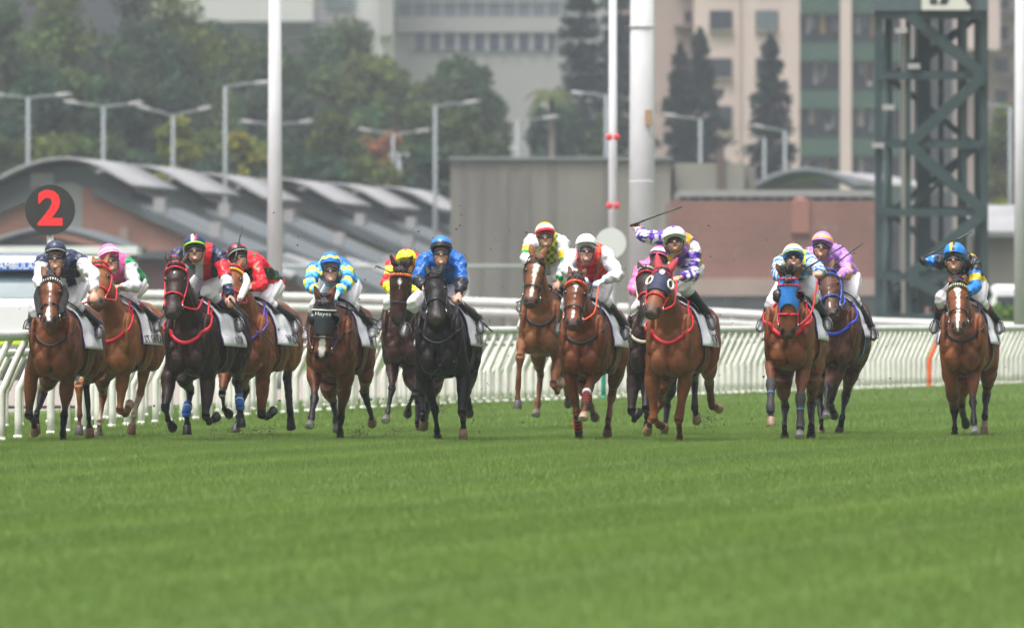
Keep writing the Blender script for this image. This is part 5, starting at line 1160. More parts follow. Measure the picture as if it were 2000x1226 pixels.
# concrete wall building
Y = 455; root = thing("concrete_building", "long weathered grey concrete block behind the whole field", "building", (Xat(1095, Y), Y, 0))
m = MB(); m.box((Xat(880, Y), Y, 0), (Xat(1310, Y), Y + 14, Zat(312, Y))); m.build("wall", M['conc'], root, False)
for px in (905, 940, 985, 1028, 1078, 1185): 
    m = MB(); x = Xat(px, Y); wj = .06 + .16 * ((px * 37) % 10) / 10; m.box((x - wj, Y - .04, 0), (x + wj, Y - .004, Zat(314, Y))); m.build("panel_joint", mat("joint", .9, col=(.135, .125, .115), noise=.2, nscale=.6) if px == 905 else bpy.data.materials["joint"], root, False)
m = MB(); m.box((Xat(876, Y), Y - .15, Zat(312, Y) + .003), (Xat(1314, Y), Y + 14.1, Zat(307, Y))); m.build("coping", M['lampgrey'], root, False)
root = thing("pale_block", "pale concrete block below the conifers", "building", (Xat(1400, Y), Y, 0))
m = MB(); m.box((Xat(1318, Y), Y + 1, 0), (Xat(1455, Y), Y + 12, Zat(318, Y))); m.build("wall", ramp_mat("pale_concrete", (.19, .18, .16), (.27, .255, .23), .3, .85, 8), root, False)
m = MB(); m.box((Xat(1455, Y) + .01, Y + 2, 0), (Xat(1478, Y), Y + 12, Zat(325, Y))); m.build("annex", M['conc'], root, False)
m = MB(); m.box((Xat(1408, Y) - .15, Y + .85, 0), (Xat(1408, Y) + .15, Y + .99, Zat(290, Y))); m.build("downpipe", mat("rust_pipe", .8, col=(.10, .07, .06)), root, False)
# brick building
Y = 420; root = thing("brick_building", "flat roofed red brick building with a salmon pier", "building", (Xat(1505, Y), Y, 0)); zt = Zat(392, Y)
m = MB(); m.box((Xat(1312, Y), Y, 0), (Xat(1712, Y), Y + 16, zt)); m.build("wall", M['brickworn'], root, False)
m = MB(); m.box((Xat(1332, Y), Y + .6, zt + .003), (Xat(1705, Y), Y + 15, Zat(384, Y))); m.build("parapet", mat("parapet_dark", .8, col=(.085, .09, .088), noise=.2, nscale=1), root, False)
m = MB(); m.box((Xat(1328, Y), Y + .3, Zat(384, Y) + .003), (Xat(1708, Y), Y + 15.3, Zat(371, Y))); m.build("roof_edge", mat("roof_edge", .6, col=(.24, .25, .245), noise=.1), root, False)
for px in range(1345, 1705, 24): m = MB(); x = Xat(px, Y); m.box((x - .05, Y + .45, zt + .004), (x + .05, Y + .59, Zat(384, Y))); m.build("parapet_post", M['lampgrey'], root, False)
m = MB(); m.box((Xat(1300, Y), Y - .5, Zat(578, Y)), (Xat(1712, Y), Y - .01, Zat(543, Y))); m.build("pale_plinth", mat("plinth", .85, col=(.30, .22, .20), noise=.12, nscale=.6), root, False)
m = MB(); m.box((Xat(1312, Y), Y - .45, 0), (Xat(1712, Y), Y - .02, Zat(578, Y) - .003)); m.build("dark_base", mat("dark_base", .8, col=(.05, .05, .06), noise=.2, nscale=1), root, False)
m = MB(); x = Xat(1563, Y); m.box((x - .32, Y - .12, Zat(455, Y)), (x + .32, Y - .01, Zat(390, Y))); m.add([(x - .32, Y - .12, Zat(390, Y)), (x + .32, Y - .12, Zat(390, Y)), (x, Y - .06, Zat(384, Y))], [(0, 1, 2)]); m.build("red_pier", mat("red_pier", .8, col=(.27, .115, .092), noise=.1), root, False)
# arched roof hall behind the brick building
Y = 470; root = thing("arched_hall", "grey barrel roofed hall rising behind the brick building", "building", (Xat(1590, Y), Y, 0)); m = MB(); rows = []; rim = []
for x in np.linspace(-1, 1, 25):
    p = P(1572 + 100 * x, 340 + 34 * abs(x) ** 1.9, Y); rows.append([p, p + Vector((1.6, 16, 0))]); rim.append(p)
m.grid(rows); o = m.build("barrel_roof", M['slate'], root); md = o.modifiers.new("thick", 'SOLIDIFY'); md.thickness = .28; md.offset = -1
vs = [p + Vector((0, .8, -.3)) for p in rim]; m = MB(); m.add(vs + [Vector((vs[-1].x, vs[-1].y, 0)), Vector((vs[0].x, vs[0].y, 0))], [tuple(range(len(vs) + 2))]); m.build("end_wall", M['conc'], root, False)
m = MB(); m.grid([[P(1610, 345, Y + 3), P(1610, 345, Y + 3) + Vector((3, 14, 0))], [P(1735, 372, Y + 3), P(1735, 372, Y + 3) + Vector((3, 14, 0))]]); o = m.build("side_roof", M['roofm'], root, False); md = o.modifiers.new("thick", 'SOLIDIFY'); md.thickness = .25

# apartment tower
Y = 680; root = thing("apartment_building", "beige apartment block with green balcony bands behind the conifers", "building", (Xat(1480, Y), Y, 0)); top = Zat(-260, Y)
def bx(m, x0, x1, y0, y1, Ya, Yb): m.box((Xat(x0, Y), Ya, y1 if y1 == 0 else Zat(y1, Y)), (Xat(x1, Y), Yb, Zat(y0, Y)))
m = MB(); bx(m, 1356, 1562, -260, 0, Y, Y + 16); m.build("wall", M['beige'], root, False)
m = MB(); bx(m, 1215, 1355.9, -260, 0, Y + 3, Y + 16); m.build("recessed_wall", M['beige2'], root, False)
m = MB(); bx(m, 1438, 1444, -260, 0, Y - .25, Y - .003); m.build("pilaster", M['beige'], root, False)
for px in (1641, 1760): m = MB(); bx(m, px, px + 22, -260, 0, Y - .3, Y + 3); m.build("column", M['beige'], root, False)
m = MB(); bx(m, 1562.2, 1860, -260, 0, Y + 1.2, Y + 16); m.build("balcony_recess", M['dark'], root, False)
for fl in range(-3, 4):
    y0 = 84 + 93 * fl - 0
    for (a, b2) in ((1562.5, 1640.8), (1663.2, 1759.8)):
        m = MB(); bx(m, a, b2, y0 + 0, y0 + 35, Y, Y + .3); m.build("green_band", M['greenp'], root, False)
        m = MB(); bx(m, a, b2, y0 + 35.3, y0 + 93, Y + .8, Y + .9); m.build("glazing", M['glassd'], root, False)
        r_ = random.Random(fl * 7 + int(a))
        for k in range(5):
            x = a + 6 + r_.uniform(0, 60); m = MB(); bx(m, x, x + r_.uniform(4, 14), y0 + 36 + r_.uniform(0, 8), y0 + 60 + r_.uniform(0, 26), Y + .45, Y + .6); m.build("curtain", mat("curtain%d" % ((fl * 5 + k) % 6), .9, col=[(.22, .2, .19), (.12, .14, .17), (.28, .27, .26), (.16, .2, .22), (.25, .17, .08), (.09, .1, .12)][(fl * 5 + k) % 6]) if ("curtain%d" % ((fl * 5 + k) % 6)) not in bpy.data.materials else bpy.data.materials["curtain%d" % ((fl * 5 + k) % 6)], root, False)
for px, w in ((1408, 40), (1498, 40)):
    for py in (-146, -53, 40, 133, 226):
        m = MB(); bx(m, px - w/2 - 2, px + w/2 + 2, py - 19, py + 19, Y - .10, Y - .003); f = m.build("window", M['dark'], root, False)
        for s in (-1, 1): m = MB(); bx(m, px + (-w/2 if s < 0 else 1), px + (-1 if s < 0 else w/2), py - 16.5, py + 16.5, Y - .13, Y - .103); m.build("pane", M['ribbon'] if (px == 1498 and py == 40) else M['glassd'], f, False)
        m = MB(); bx(m, px - w/2 - 4, px + w/2 + 4, py + 19.2, py + 22, Y - .3, Y - .002); m.build("sill", M['beige2'], f, False)
for py in (-60, 32, 125, 218):
    m = MB(); bx(m, 1338, 1352, py - 12, py + 10, Y + 2.9, Y + 2.997); m.build("window", M['glassd'], root, False)
    m = MB(); bx(m, 1318, 1355, py + 14, py + 20, Y + 2.2, Y + 2.99); m.build("ledge", mat("ledge", .8, col=(.17, .12, .11)) if "ledge" not in bpy.data.materials else bpy.data.materials["ledge"], root, False)
# pink block at the far side
Y = 720; root = thing("pink_apartment", "pinkish brown apartment block behind the steel tower", "building", (Xat(1940, Y), Y, 0))
m = MB(); bx(m, 1880, 2120, -300, 0, Y, Y + 15); m.build("wall", M['beige2'], root, False)
m = MB(); bx(m, 1862, 1948, -300, 100, Y - 4, Y - .01); m.build("stair_tower", M['beige'], root, False)
for py in range(-120, 420, 62):
    for px in (1958, 2010, 2060):
        m = MB(); bx(m, px - 14, px + 12, py - 14, py + 12, Y - .12, Y - .003); f = m.build("window", M['glassd'], root, False)
    m = MB(); bx(m, 1952, 2100, py + 16, py + 24, Y - .6, Y - .004); m.build("balcony", mat("balc", .8, col=(.20, .17, .165)) if "balc" not in bpy.data.materials else bpy.data.materials["balc"], root, False)
# office
Y = 900; root = thing("office_building", "pale office building with long ribbon windows above the trees", "building", (Xat(1000, Y), Y, 0))
m = MB(); bx(m, 768, 1260, -300, 0, Y, Y + 30); m.build("wall", M['officewhite'], root, False)
for (y0, y1, mt, nm) in ((-28, 33, 'ribbon', 'ribbon_window'), (66, 100, 'ribbond', 'ribbon_window'), (-160, -70, 'ribbon', 'ribbon_window')):
    m = MB(); bx(m, 776 if y0 < 50 else 806, 1110 if y0 < 50 else 1082, y0, y1, Y - .15, Y - .003); f = m.build(nm, M[mt], root, False)
    for px in np.arange(806, 1110, 29.0):
        if y0 > 50 and px > 1080: continue
        m = MB(); bx(m, px - (2 if y0 < 50 else 4), px + (2 if y0 < 50 else 4), y0, y1, Y - .3, Y - .153); m.build("mullion", M['officewhite'], f, False)
    if y0 < 50: m = MB(); bx(m, 776, 1110, y0 + 30 if y0 > -50 else y0 + 45, y0 + 34 if y0 > -50 else y0 + 49, Y - .35, Y - .154); m.build("transom", M['lampgrey'], f, False)
m = MB(); bx(m, 776, 1115, 34, 64, Y - .5, Y - .004); m.build("spandrel", M['officewhite'], root, False)
# white complex left of it
Y = 880; root = thing("white_building", "white block with dark underside at the top, above the wooded slope", "building", (Xat(600, Y), Y, 0))
M['whitewall'] = ramp_mat("white_cladding", (.40, .395, .39), (.46, .455, .45), .1, .8)
m = MB(); bx(m, 300, 612, -300, 42, Y, Y + 20); m.build("wall", M['whitewall'], root, False)
m = MB(); bx(m, 610, 766, -300, 0, Y + 2, Y + 22); m.build("rear_wall", M['whitewall'], root, False)
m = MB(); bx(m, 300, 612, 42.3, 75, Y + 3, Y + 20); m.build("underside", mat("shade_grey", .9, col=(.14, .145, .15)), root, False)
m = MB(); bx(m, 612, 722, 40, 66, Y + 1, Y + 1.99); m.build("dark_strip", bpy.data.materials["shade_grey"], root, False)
m = MB(); bx(m, 636, 690, -40, 14, Y + 1.5, Y + 1.99); m.build("window", M['ribbon'], root, False)
m = MB(); bx(m, 740, 766, -300, 70, Y + .5, Y + 1.99); m.build("fin", M['officewhite'], root, False)

# steel tower with 4A sign
Y = 300; TX0, TX1 = Xat(1716, Y), Xat(1922, Y); D = TX1 - TX0; root = thing("steel_tower", "dark green lattice steel tower with a 4A sign box", "tower", ((TX0 + TX1) / 2, Y, 0)); zt = Zat(-60, Y)
corners = [(TX0, Y), (TX1, Y), (TX0 + .35, Y + D), (TX1 - .05, Y + D)]
for (x, y) in corners:
    m = MB(); m.box((x - .10, y - .10, 0), (x + .10, y + .10, zt)); m.build("leg", M['tower'], root, False)
for x in (TX0 + .78, TX1 - .52): 
    m = MB(); m.box((x - .075, Y - .08, 0), (x + .075, Y + .07, zt)); m.build("leg", M['tower'], root, False)
def beam(a, b, w):
    a, b = Vector(a), Vector(b); m = MB(); d = (b - a); s = d.normalized().cross(Vector((0, 1, .01))).normalized(); q = d.normalized().cross(s)
    m.obox((a + b) / 2, d / 2, s * w * 1.2, q * w * 1.2); m.build("brace", M['tower'], root, False)
lev = [Zat(v, Y) for v in (620, 540, 415, 282, 148, 30)]
for k, z in enumerate(lev):
    beam((TX0, Y - .12, z), (TX1, Y - .12, z), .085); beam((TX0, Y + D + .12, z + .1), (TX1, Y + D + .12, z + .1), .07); beam((TX0 + .1, Y + .1, z), (TX0 + .4, Y + D, z), .06); beam((TX1 - .02, Y + .1, z), (TX1 - .06, Y + D, z), .06)
    if k < len(lev) - 1:
        z2 = lev[k + 1]
        if k % 2 == 1: beam((TX0 + .78, Y - .15, z), (TX1, Y - .15, z2), .125); beam((TX1 - .1, Y + D + .16, z), (TX0 + .4, Y + D + .16, z2), .07)
        else: beam((TX1, Y - .15, z), (TX0 + .78, Y - .15, z2), .125); beam((TX0 + .4, Y + D + .16, z), (TX1 - .1, Y + D + .16, z2), .07)
        beam((TX0 + .1, Y + .2, z), (TX0 + .35, Y + D - .1, z2), .05); beam((TX1, Y + D - .1, z), (TX1, Y + .2, z2), .05)
        beam((TX0 + .78, Y + .6, z), (TX1 - .1, Y + .9, z2), .05)
for x in (TX0 + 1.75, TX0 + 2.25):
    m = MB(); m.box((x - .07, Y + D - .1, 0), (x + .07, Y + D + .05, zt)); m.build("leg", M['tower'], root, False)
m = MB(); m.box((TX0 + 1.05, Y + 1.2, 0), (TX0 + 1.42, Y + 1.6, zt)); m.build("lift_shaft", M['tower'], root, False)
m = MB(); x = Xat(1770, Y + 1); m.box((x - .13, Y + 1.0, 0), (x + .13, Y + 1.17, Zat(60, Y))); m.build("cable_duct", mat("duct_cream", .6, col=(.42, .41, .36)), root, False)
for px, py in ((1760, 60), (1785, 130), (1735, 210), (1715, 284)): m = MB(); c = P(px, py, Y - .25); m.box((c.x - .16, c.y - .1, c.z - .07), (c.x + .16, c.y + .1, c.z + .07)); m.build("junction_box", M['lamphead'], root, False)
m = MB(); m.box((TX0 - .1, Y - .3, Zat(22, Y)), (TX1 + .1, Y + D + .3, Zat(-70, Y))); m.build("platform", mat("platform_green", .55, col=(.055, .085, .09), noise=.1), root, False)
m = MB(); m.box((Xat(1799, Y), Y - .55, Zat(21, Y)), (Xat(1893, Y), Y - .305, Zat(-48, Y))); sg = m.build("sign_box", mat("sign_cream", .5, col=(.52, .52, .47)), root, False)
m = MB(); c = P(1846, -16, Y - .56); flat_text(m, "4A", 1.22, c + Vector((0, 0, .06)), Vector((1, 0, 0)), Vector((0, 0, 1)), .03, 1.05); m.build("sign_lettering", mat("sign_black", .5, col=(.02, .02, .03)), sg, False)

# grey roofed shed beyond the tower
Y = 405; root = thing("grey_shed", "low shed with a pale grey sloping roof beyond the steel tower", "shed", (Xat(1985, Y), Y, 0))
m = MB(); m.box((Xat(1900, Y), Y + .5, 0), (Xat(2100, Y), Y + 10, Zat(452, Y))); m.build("wall", M['conc'], root, False)
m = MB(); m.grid([[P(1885, 400, Y + 6), P(2115, 400, Y + 6)], [P(1880, 452, Y), P(2120, 452, Y)]]); o = m.build("roof", M['roofm'], root, False); md = o.modifiers.new("thick", 'SOLIDIFY'); md.thickness = .2; md.offset = 1
# poles and masts
def pole(label, px, Y, r0, r1, top, extra=None, name="flood_mast", cat="mast", mt=None):
    x = Xat(px, Y); root = thing(name, label, cat, (x, Y, 0)); m = MB(); lean = Xat(0, Y) * 0
    m.tube([(x, Y, 0), (x, Y, Zat(top, Y))], [r0, r1], 20); m.build("shaft", mt or M['pole'], root); 
    m = MB(); m.tube([(x, Y, 0), (x, Y, .35)], r0 * 1.5, 16); m.build("base", M['lampgrey'], root); return root, x
r0 = lambda px, Y: px / FPX * Y / 2
pole("tall tapering white mast between the red capped and blue capped riders", 537, 215, r0(34, 215), r0(22, 215), -160)
root, x = pole("thick white mast with a brown hatch behind the rider with raised arm", 1254, 245, r0(56, 245), r0(43, 245), -200)
m = MB(); m.box((x + .06, 245 - r0(52, 245) - .02, Zat(245, 245)), (x + .22, 245 - r0(47, 245) + .06, Zat(215, 245))); m.build("hatch", mat("hatch", .7, col=(.3, .2, .12)), root, False)
for z in (52, 355): m = MB(); m.tube([(x, 245, Zat(z, 245) - .02), (x, 245, Zat(z, 245) + .02)], r0(51, 245), 20); m.build("weld_ring", M['pole'], root)
pole("white mast cut by the photo edge beside the steel tower", 1993, 250, r0(26, 250), r0(20, 250), -160)
root, x = pole("slim white signal pole with paired red lamps", 1197, 235, r0(19, 235), r0(15, 235), -60, None, "signal_pole", "pole")
red = mat("signal_red", .35, col=(.55, .02, .035))
for py in (268, 402):
    for s in (-1, 1): m = MB(); c = P(1197 + 7.5 * s, py, 234.7); m.ell(c, Vector((r0(13, 235), 0, 0)), Vector((0, r0(14, 235), 0)), Vector((0, 0, r0(14, 235)))); m.build("red_lamp", red, root)
mk = thing("furlong_marker", "round pale grey marker disc seen from behind beside the white capped rider", "sign", (Xat(1193, 205), 205, 0)); c = P(1193, 475, 205); rr = r0(60, 205)
m = MB(); m.loft([c + Vector((0, -.02, 0)), c + Vector((0, .03, 0))], [(rr, rr)] * 2, Vector((1, 0, 0)), 40, True, 0); m.build("disc", mat("marker_back", .6, col=(.55, .56, .55)), mk, False)
m = MB(); m.tube([(c.x, 205.07, 0), (c.x, 205.07, c.z + rr)], .05, 10); m.build("pole", M['pole'], mk)
# street lamps
def lamp(px, top, arms, label, tall=10.2, gp="street lamps behind the stables"):
    Y = (tall - CAMZ) * FPX / (HORIZ - top); x = Xat(px, Y); z = Zat(top, Y); root = thing("street_lamp", label, "street lamp", (x, Y, 0), gp)
    m = MB(); m.tube([(x, Y, 0), (x, Y, z)], [.115, .07], 10); m.build("post", M['lampgrey'], root)
    for dpx, dpy in arms:
        e = Vector((Xat(px + dpx, Y), Y, z - dpy / FPX * Y)); m = MB(); b0 = Vector((x, Y, z - .05)); q = b0.lerp(e, .62); m.tube([b0, b0.lerp(e, .3) + UZ * .03, q], .042, 8); m.build("arm", M['lampgrey'], root)
        d = (e - q); h = MB(); h.loft([q, q + d * .15, q + d * .6, e], [(.07, .05), (.12, .08), (.14, .09), (.07, .04)], Vector((0, 1, 0)), 10); h.build("lamp_head", M['lamphead'], root)
lamp(55, 190, [(-75, -6), (85, -6)], "twin armed street lamp nearest the photo corner above the brick gable")
lamp(202, 208, [(-78, -10), (78, -8)], "twin armed street lamp above the peak of the first stable roof")
lamp(338, 225, [(-72, -18), (76, -16)], "twin armed street lamp with upswept heads above the second stable roof")
lamp(540, 243, [(-72, -6), (72, -6)], "twin armed street lamp hidden behind the tall tapering mast")
lamp(768, 262, [(-68, -10), (72, -8)], "twin armed street lamp before the orange leaved tree")
lamp(781, 272, [(-62, -8), (66, -6)], "second twin armed lamp close behind another, before the orange leaved tree", 10.6)
lamp(872, 286, [(-5, 0), (68, -8)], "small street lamp just above the corner of the concrete wall", 10.8)
lamp(962, 300, [(-70, -14), (55, -12)], "low twin armed lamp peeping over the concrete wall", 10)
lamp(440, 168, [(92, -8)], "tall single armed lamp in front of the wooded slope", 10.5)
lamp(850, 206, [(88, -8)], "single armed lamp standing beside the concrete wall's edge", 10.5)
lamp(1011, 236, [(80, -8)], "single armed lamp above the concrete wall", 10.2)
lamp(1184, 185, [(-70, -4)], "single armed lamp behind the slim signal pole", 10.6)
lamp(1368, 232, [(-75, -8)], "single armed lamp in front of the twin conifers", 10.2)
lamp(1533, 255, [(-65, -10)], "single armed lamp before the lone tiered conifer", 10.2)
lamp(1493, 270, [(-26, -2)], "short armed lamp beside the lone tiered conifer", 10.4)
lamp(1973, 208, [(-62, -4)], "single armed lamp beyond the steel tower", 10.2)
lamp(778, 300, [(-20, 4), (22, 4)], "squat double lamp between two taller twin lamps", 9.0)

# ambulance
Y = 168; x0, x1 = Xat(-95, Y), Xat(190, Y); zc = lambda py: Zat(py, Y)
root = thing("ambulance", "white ambulance facing the camera with a blue lettered header", "ambulance", ((x0 + x1) / 2, Y, 0))
m = MB(); pf_ = [(0, .75), (-.02, zc(592)), (.10, zc(580)), (.55, zc(520)), (.62, zc(512)), (.9, zc(500)), (5.2, zc(500)), (5.2, .45), (.1, .45)]
n9 = len(pf_); vs = [(x0, Y + y, z) for y, z in pf_] + [(x1, Y + y, z) for y, z in pf_]; m.add(vs, [tuple(range(n9)), tuple(range(2*n9-1, n9-1, -1))] + [(k, k + n9, (k + 1) % n9 + n9, (k + 1) % n9) for k in range(n9)])
o = m.build("body", M['white'], root, False); md = o.modifiers.new("bev", 'BEVEL'); md.width = .05; md.segments = 3
def slope(py): return float(np.interp(Zat(py, Y), [p[1] for p in pf_[1:6]], [p[0] for p in pf_[1:6]]))
m = MB(); m.grid([[Vector((xx, Y + slope(py) - .02, zc(py))) for xx in np.linspace(x0 + .15, x1 - .15, 8)] for py in (582, 570, 556, 542, 530)]); m.build("windscreen", mat("screen_glass", .12, col=(.10, .14, .15), spec=.7, noise=.25, nscale=1.2), root)
m = MB(); m.box((x0 + .2, Y + slope(528) - .2, zc(527)), (x1 - .2, Y + slope(512) - .02, zc(512))); hd_ = m.build("header_sign", mat("header_blue", .4, col=hexc(40, 110, 200)), root, False)
m = MB(); flat_text(m, "AMBULANCE", .135, Vector((Xat(47, Y), Y + slope(528) - .205, zc(519.5))), Vector((1, 0, 0)), UZ, .012, 1.0); m.build("header_lettering", mat("header_white", .5, col=(.75, .76, .78)), hd_, False)
m = MB(); m.box((x0 + .3, Y + 1.2, zc(500) + .003), (x1 - .3, Y + 1.6, zc(492))); m.build("roof_light_bar", mat("bar", .4, col=(.25, .28, .33)), root, False)
m = MB(); m.box((x0 + .05, Y - .06, .95), (x1 - .05, Y - .024, 1.05)); m.build("hi_vis_stripe", mat("hivis", .5, col=hexc(185, 210, 30)), root, False)
m = MB(); m.box((x0, Y - .12, .42), (x1, Y + .3, .74)); m.build("bumper", mat("bumper_grey", .6, col=(.06, .06, .065)), root, False)
for s in (0, 1):
    xx = x0 + .3 if s == 0 else x1 - .3; m = MB(); m.ell((xx, Y - .03, .84), Vector((.17, 0, 0)), Vector((0, .06, 0)), Vector((0, 0, .09))); m.build("headlight", mat("headlamp_glass", .1, col=(.6, .62, .64)), root)
    xx = x0 + .22 if s == 0 else x1 - .22
    for yy in (.95, 4.2): w = MB(); w.loft([(xx - .12, Y + yy, .36), (xx + .12, Y + yy, .36)], [(.36, .36)] * 2, Vector((0, 1, 0)), 24, True, 0); wo_ = w.build("wheel", mat("tyre", .8, col=(.02, .02, .02)), root, False); w = MB(); w.loft([(xx - .13, Y + yy, .36), (xx + .13, Y + yy, .36)], [(.2, .2)] * 2, Vector((0, 1, 0)), 20, True, 0); w.build("rim", M['steel'], wo_, False)
    xx = x0 - .12 if s == 0 else x1 + .12; m = MB(); m.box((xx - .1, Y + .45, zc(572)), (xx + .1, Y + .6, zc(540))); m.build("wing_mirror", bpy.data.materials["bumper_grey"], root, False)

# hedge, far van, parked car and shrubs at the far side
def leafcards(mb, pts, size, cols, rnd):
    for p in pts:
        s = size * rnd.uniform(.6, 1.3); a = Vector((rnd.gauss(0, 1), rnd.gauss(0, 1), rnd.gauss(0, 1))).normalized(); b = a.orthogonal().normalized(); c = a.cross(b)
        q = rnd.uniform(0, 6.28); b, c = b * math.cos(q) + c * math.sin(q), c * math.cos(q) - b * math.sin(q)
        mb.col(rnd.choice(cols)).add([p - b * s - c * s * .5, p + b * s * .3 - c * s * .6, p + b * s + c * s * .4, p - b * s * .4 + c * s * .6], [(0, 1, 2, 3)])
M['leaf'] = mat("leaves", .8, attr=True, noise=.22, nscale=.45, spec=.12)
nt = M['leaf'].node_tree; tr = nt.nodes.new("ShaderNodeBsdfTranslucent"); mx = nt.nodes.new("ShaderNodeMixShader"); mx.inputs[0].default_value = .45
nt.links.new(nt.nodes["Attribute"].outputs["Color"], tr.inputs[0]); nt.links.new(nt.nodes["Principled BSDF"].outputs[0], mx.inputs[1]); nt.links.new(tr.outputs[0], mx.inputs[2]); nt.links.new(mx.outputs[0], nt.nodes["Material Output"].inputs[0])
def hedge(label, xa, xb, Y, z1, col, name="hedge", dep=1.4, n=900):
    r_ = random.Random(int(Y + xa * 7)); m = MB(); pts = [Vector((r_.uniform(xa, xb), r_.uniform(Y, Y + dep), r_.uniform(0, 1) ** .6 * z1 * r_.uniform(.92, 1.06))) for _ in range(n)]
    cs = [tuple(c * k for c in col) for k in (.7, .9, 1.0, 1.15, 1.35)]; leafcards(m, pts, .16, cs, r_); m.col(tuple(c * .6 for c in col)).box((xa + .1, Y + .2, 0), (xb - .1, Y + dep - .2, z1 * .88))
    o = rebase(m.build(name, M['leaf'], None, False, True), ((xa + xb) / 2, Y, 0)); tag(o, label, "hedge")
hedge("bright green clipped hedge at the far rail", Xat(1925, 296), Xat(2060, 296), 296, Zat(602, 296), (.10, .18, .03))
hedge("dark low shrubs at the foot of the steel tower", Xat(1728, 306), Xat(1935, 306), 306.5, Zat(560, 306), (.03, .05, .042), "shrub_row", 1.5, 1200)
Y = 330; root = thing("white_van", "white van parked beyond the bright hedge", "van", (Xat(1985, Y), Y, 0))
m = MB(); m.box((Xat(1938, Y), Y, .4), (Xat(2075, Y), Y + 2, Zat(556, Y))); o = m.build("body", M['white'], root, False); o.modifiers.new("bev", 'BEVEL').width = .12
m = MB(); m.box((Xat(1946, Y), Y - .03, Zat(600, Y)), (Xat(1990, Y), Y - .004, Zat(578, Y))); m.build("window", M['glassd'], root, False)
for px in (1955, 2050): w = MB(); w.loft([(Xat(px, Y), Y - .05, .36), (Xat(px, Y), Y + .2, .36)], [(.36, .36)] * 2, Vector((1, 0, 0)), 20, True, 0); w.build("wheel", bpy.data.materials["tyre"], root, False)
# people standing near the tower, far out of focus
def onlooker(px, Y, shirt, label):
    x = Xat(px, Y); m = MB(); z = 1.72; S_ = Vector((1, 0, 0))
    m.ell((x, Y, z - .11), Vector((.08, 0, 0)), Vector((0, .095, 0)), Vector((0, 0, .12))); m.loft([(x, Y, 1.0), (x, Y, 1.2), (x, Y, 1.42), (x, Y, 1.5), (x, Y, 1.58)], [(.15, .10), (.15, .11), (.20, .11), (.08, .07), (.055, .055)], S_, 14)
    for s in (-1, 1):
        m.loft([(x + .09 * s, Y, .98), (x + .10 * s, Y - .02, .5), (x + .11 * s, Y, .06)], [.085, .06, .045], S_, 10); m.loft([(x + .11 * s, Y + .05, .05), (x + .11 * s, Y - .16, .04)], [.045, .035], S_, 8)
        m.loft([(x + .19 * s, Y, 1.42), (x + .24 * s, Y + .02, 1.14), (x + .22 * s, Y - .10, .90), (x + .215 * s, Y - .12, .80)], [.052, .044, .034, .025], S_, 10)
    me = fuse(m, .014, 3); V = coords(me); C = np.tile(np.array(SKIN), (len(V), 1)); root = thing("person", label, "onlooker", (x, Y, 0)); b = link("body", me, M['skin'], root); setcol(me, C)
    c = MB(); c.col(shirt).loft([(x, Y, .95), (x, Y, 1.2), (x, Y, 1.42), (x, Y, 1.5)], [(.18, .13), (.18, .13), (.225, .13), (.10, .09)], S_, 14)
    for s in (-1, 1): c.loft([(x + .19 * s, Y, 1.43), (x + .24 * s, Y + .02, 1.15)], [.068, .06], S_, 10)
    c.build("shirt", M['silk'], root, True, True); c = MB(); c.col((.03, .035, .05))
    for s in (-1, 1): c.loft([(x + .085 * s, Y, 1.0), (x + .10 * s, Y - .02, .5), (x + .11 * s, Y, .07)], [.105, .08, .065], S_, 10)
    c.build("trousers", M['silk'], root, True, True); h = MB(); h.col((.012, .01, .01)).ell((x, Y + .015, z - .06), Vector((.088, 0, 0)), Vector((0, .10, 0)), Vector((0, 0, .085))); h.build("hair", M['hair'], root, True, True)
onlooker(1812, 300, (.16, .22, .36), "onlooker in a pale blue shirt at the foot of the steel tower")

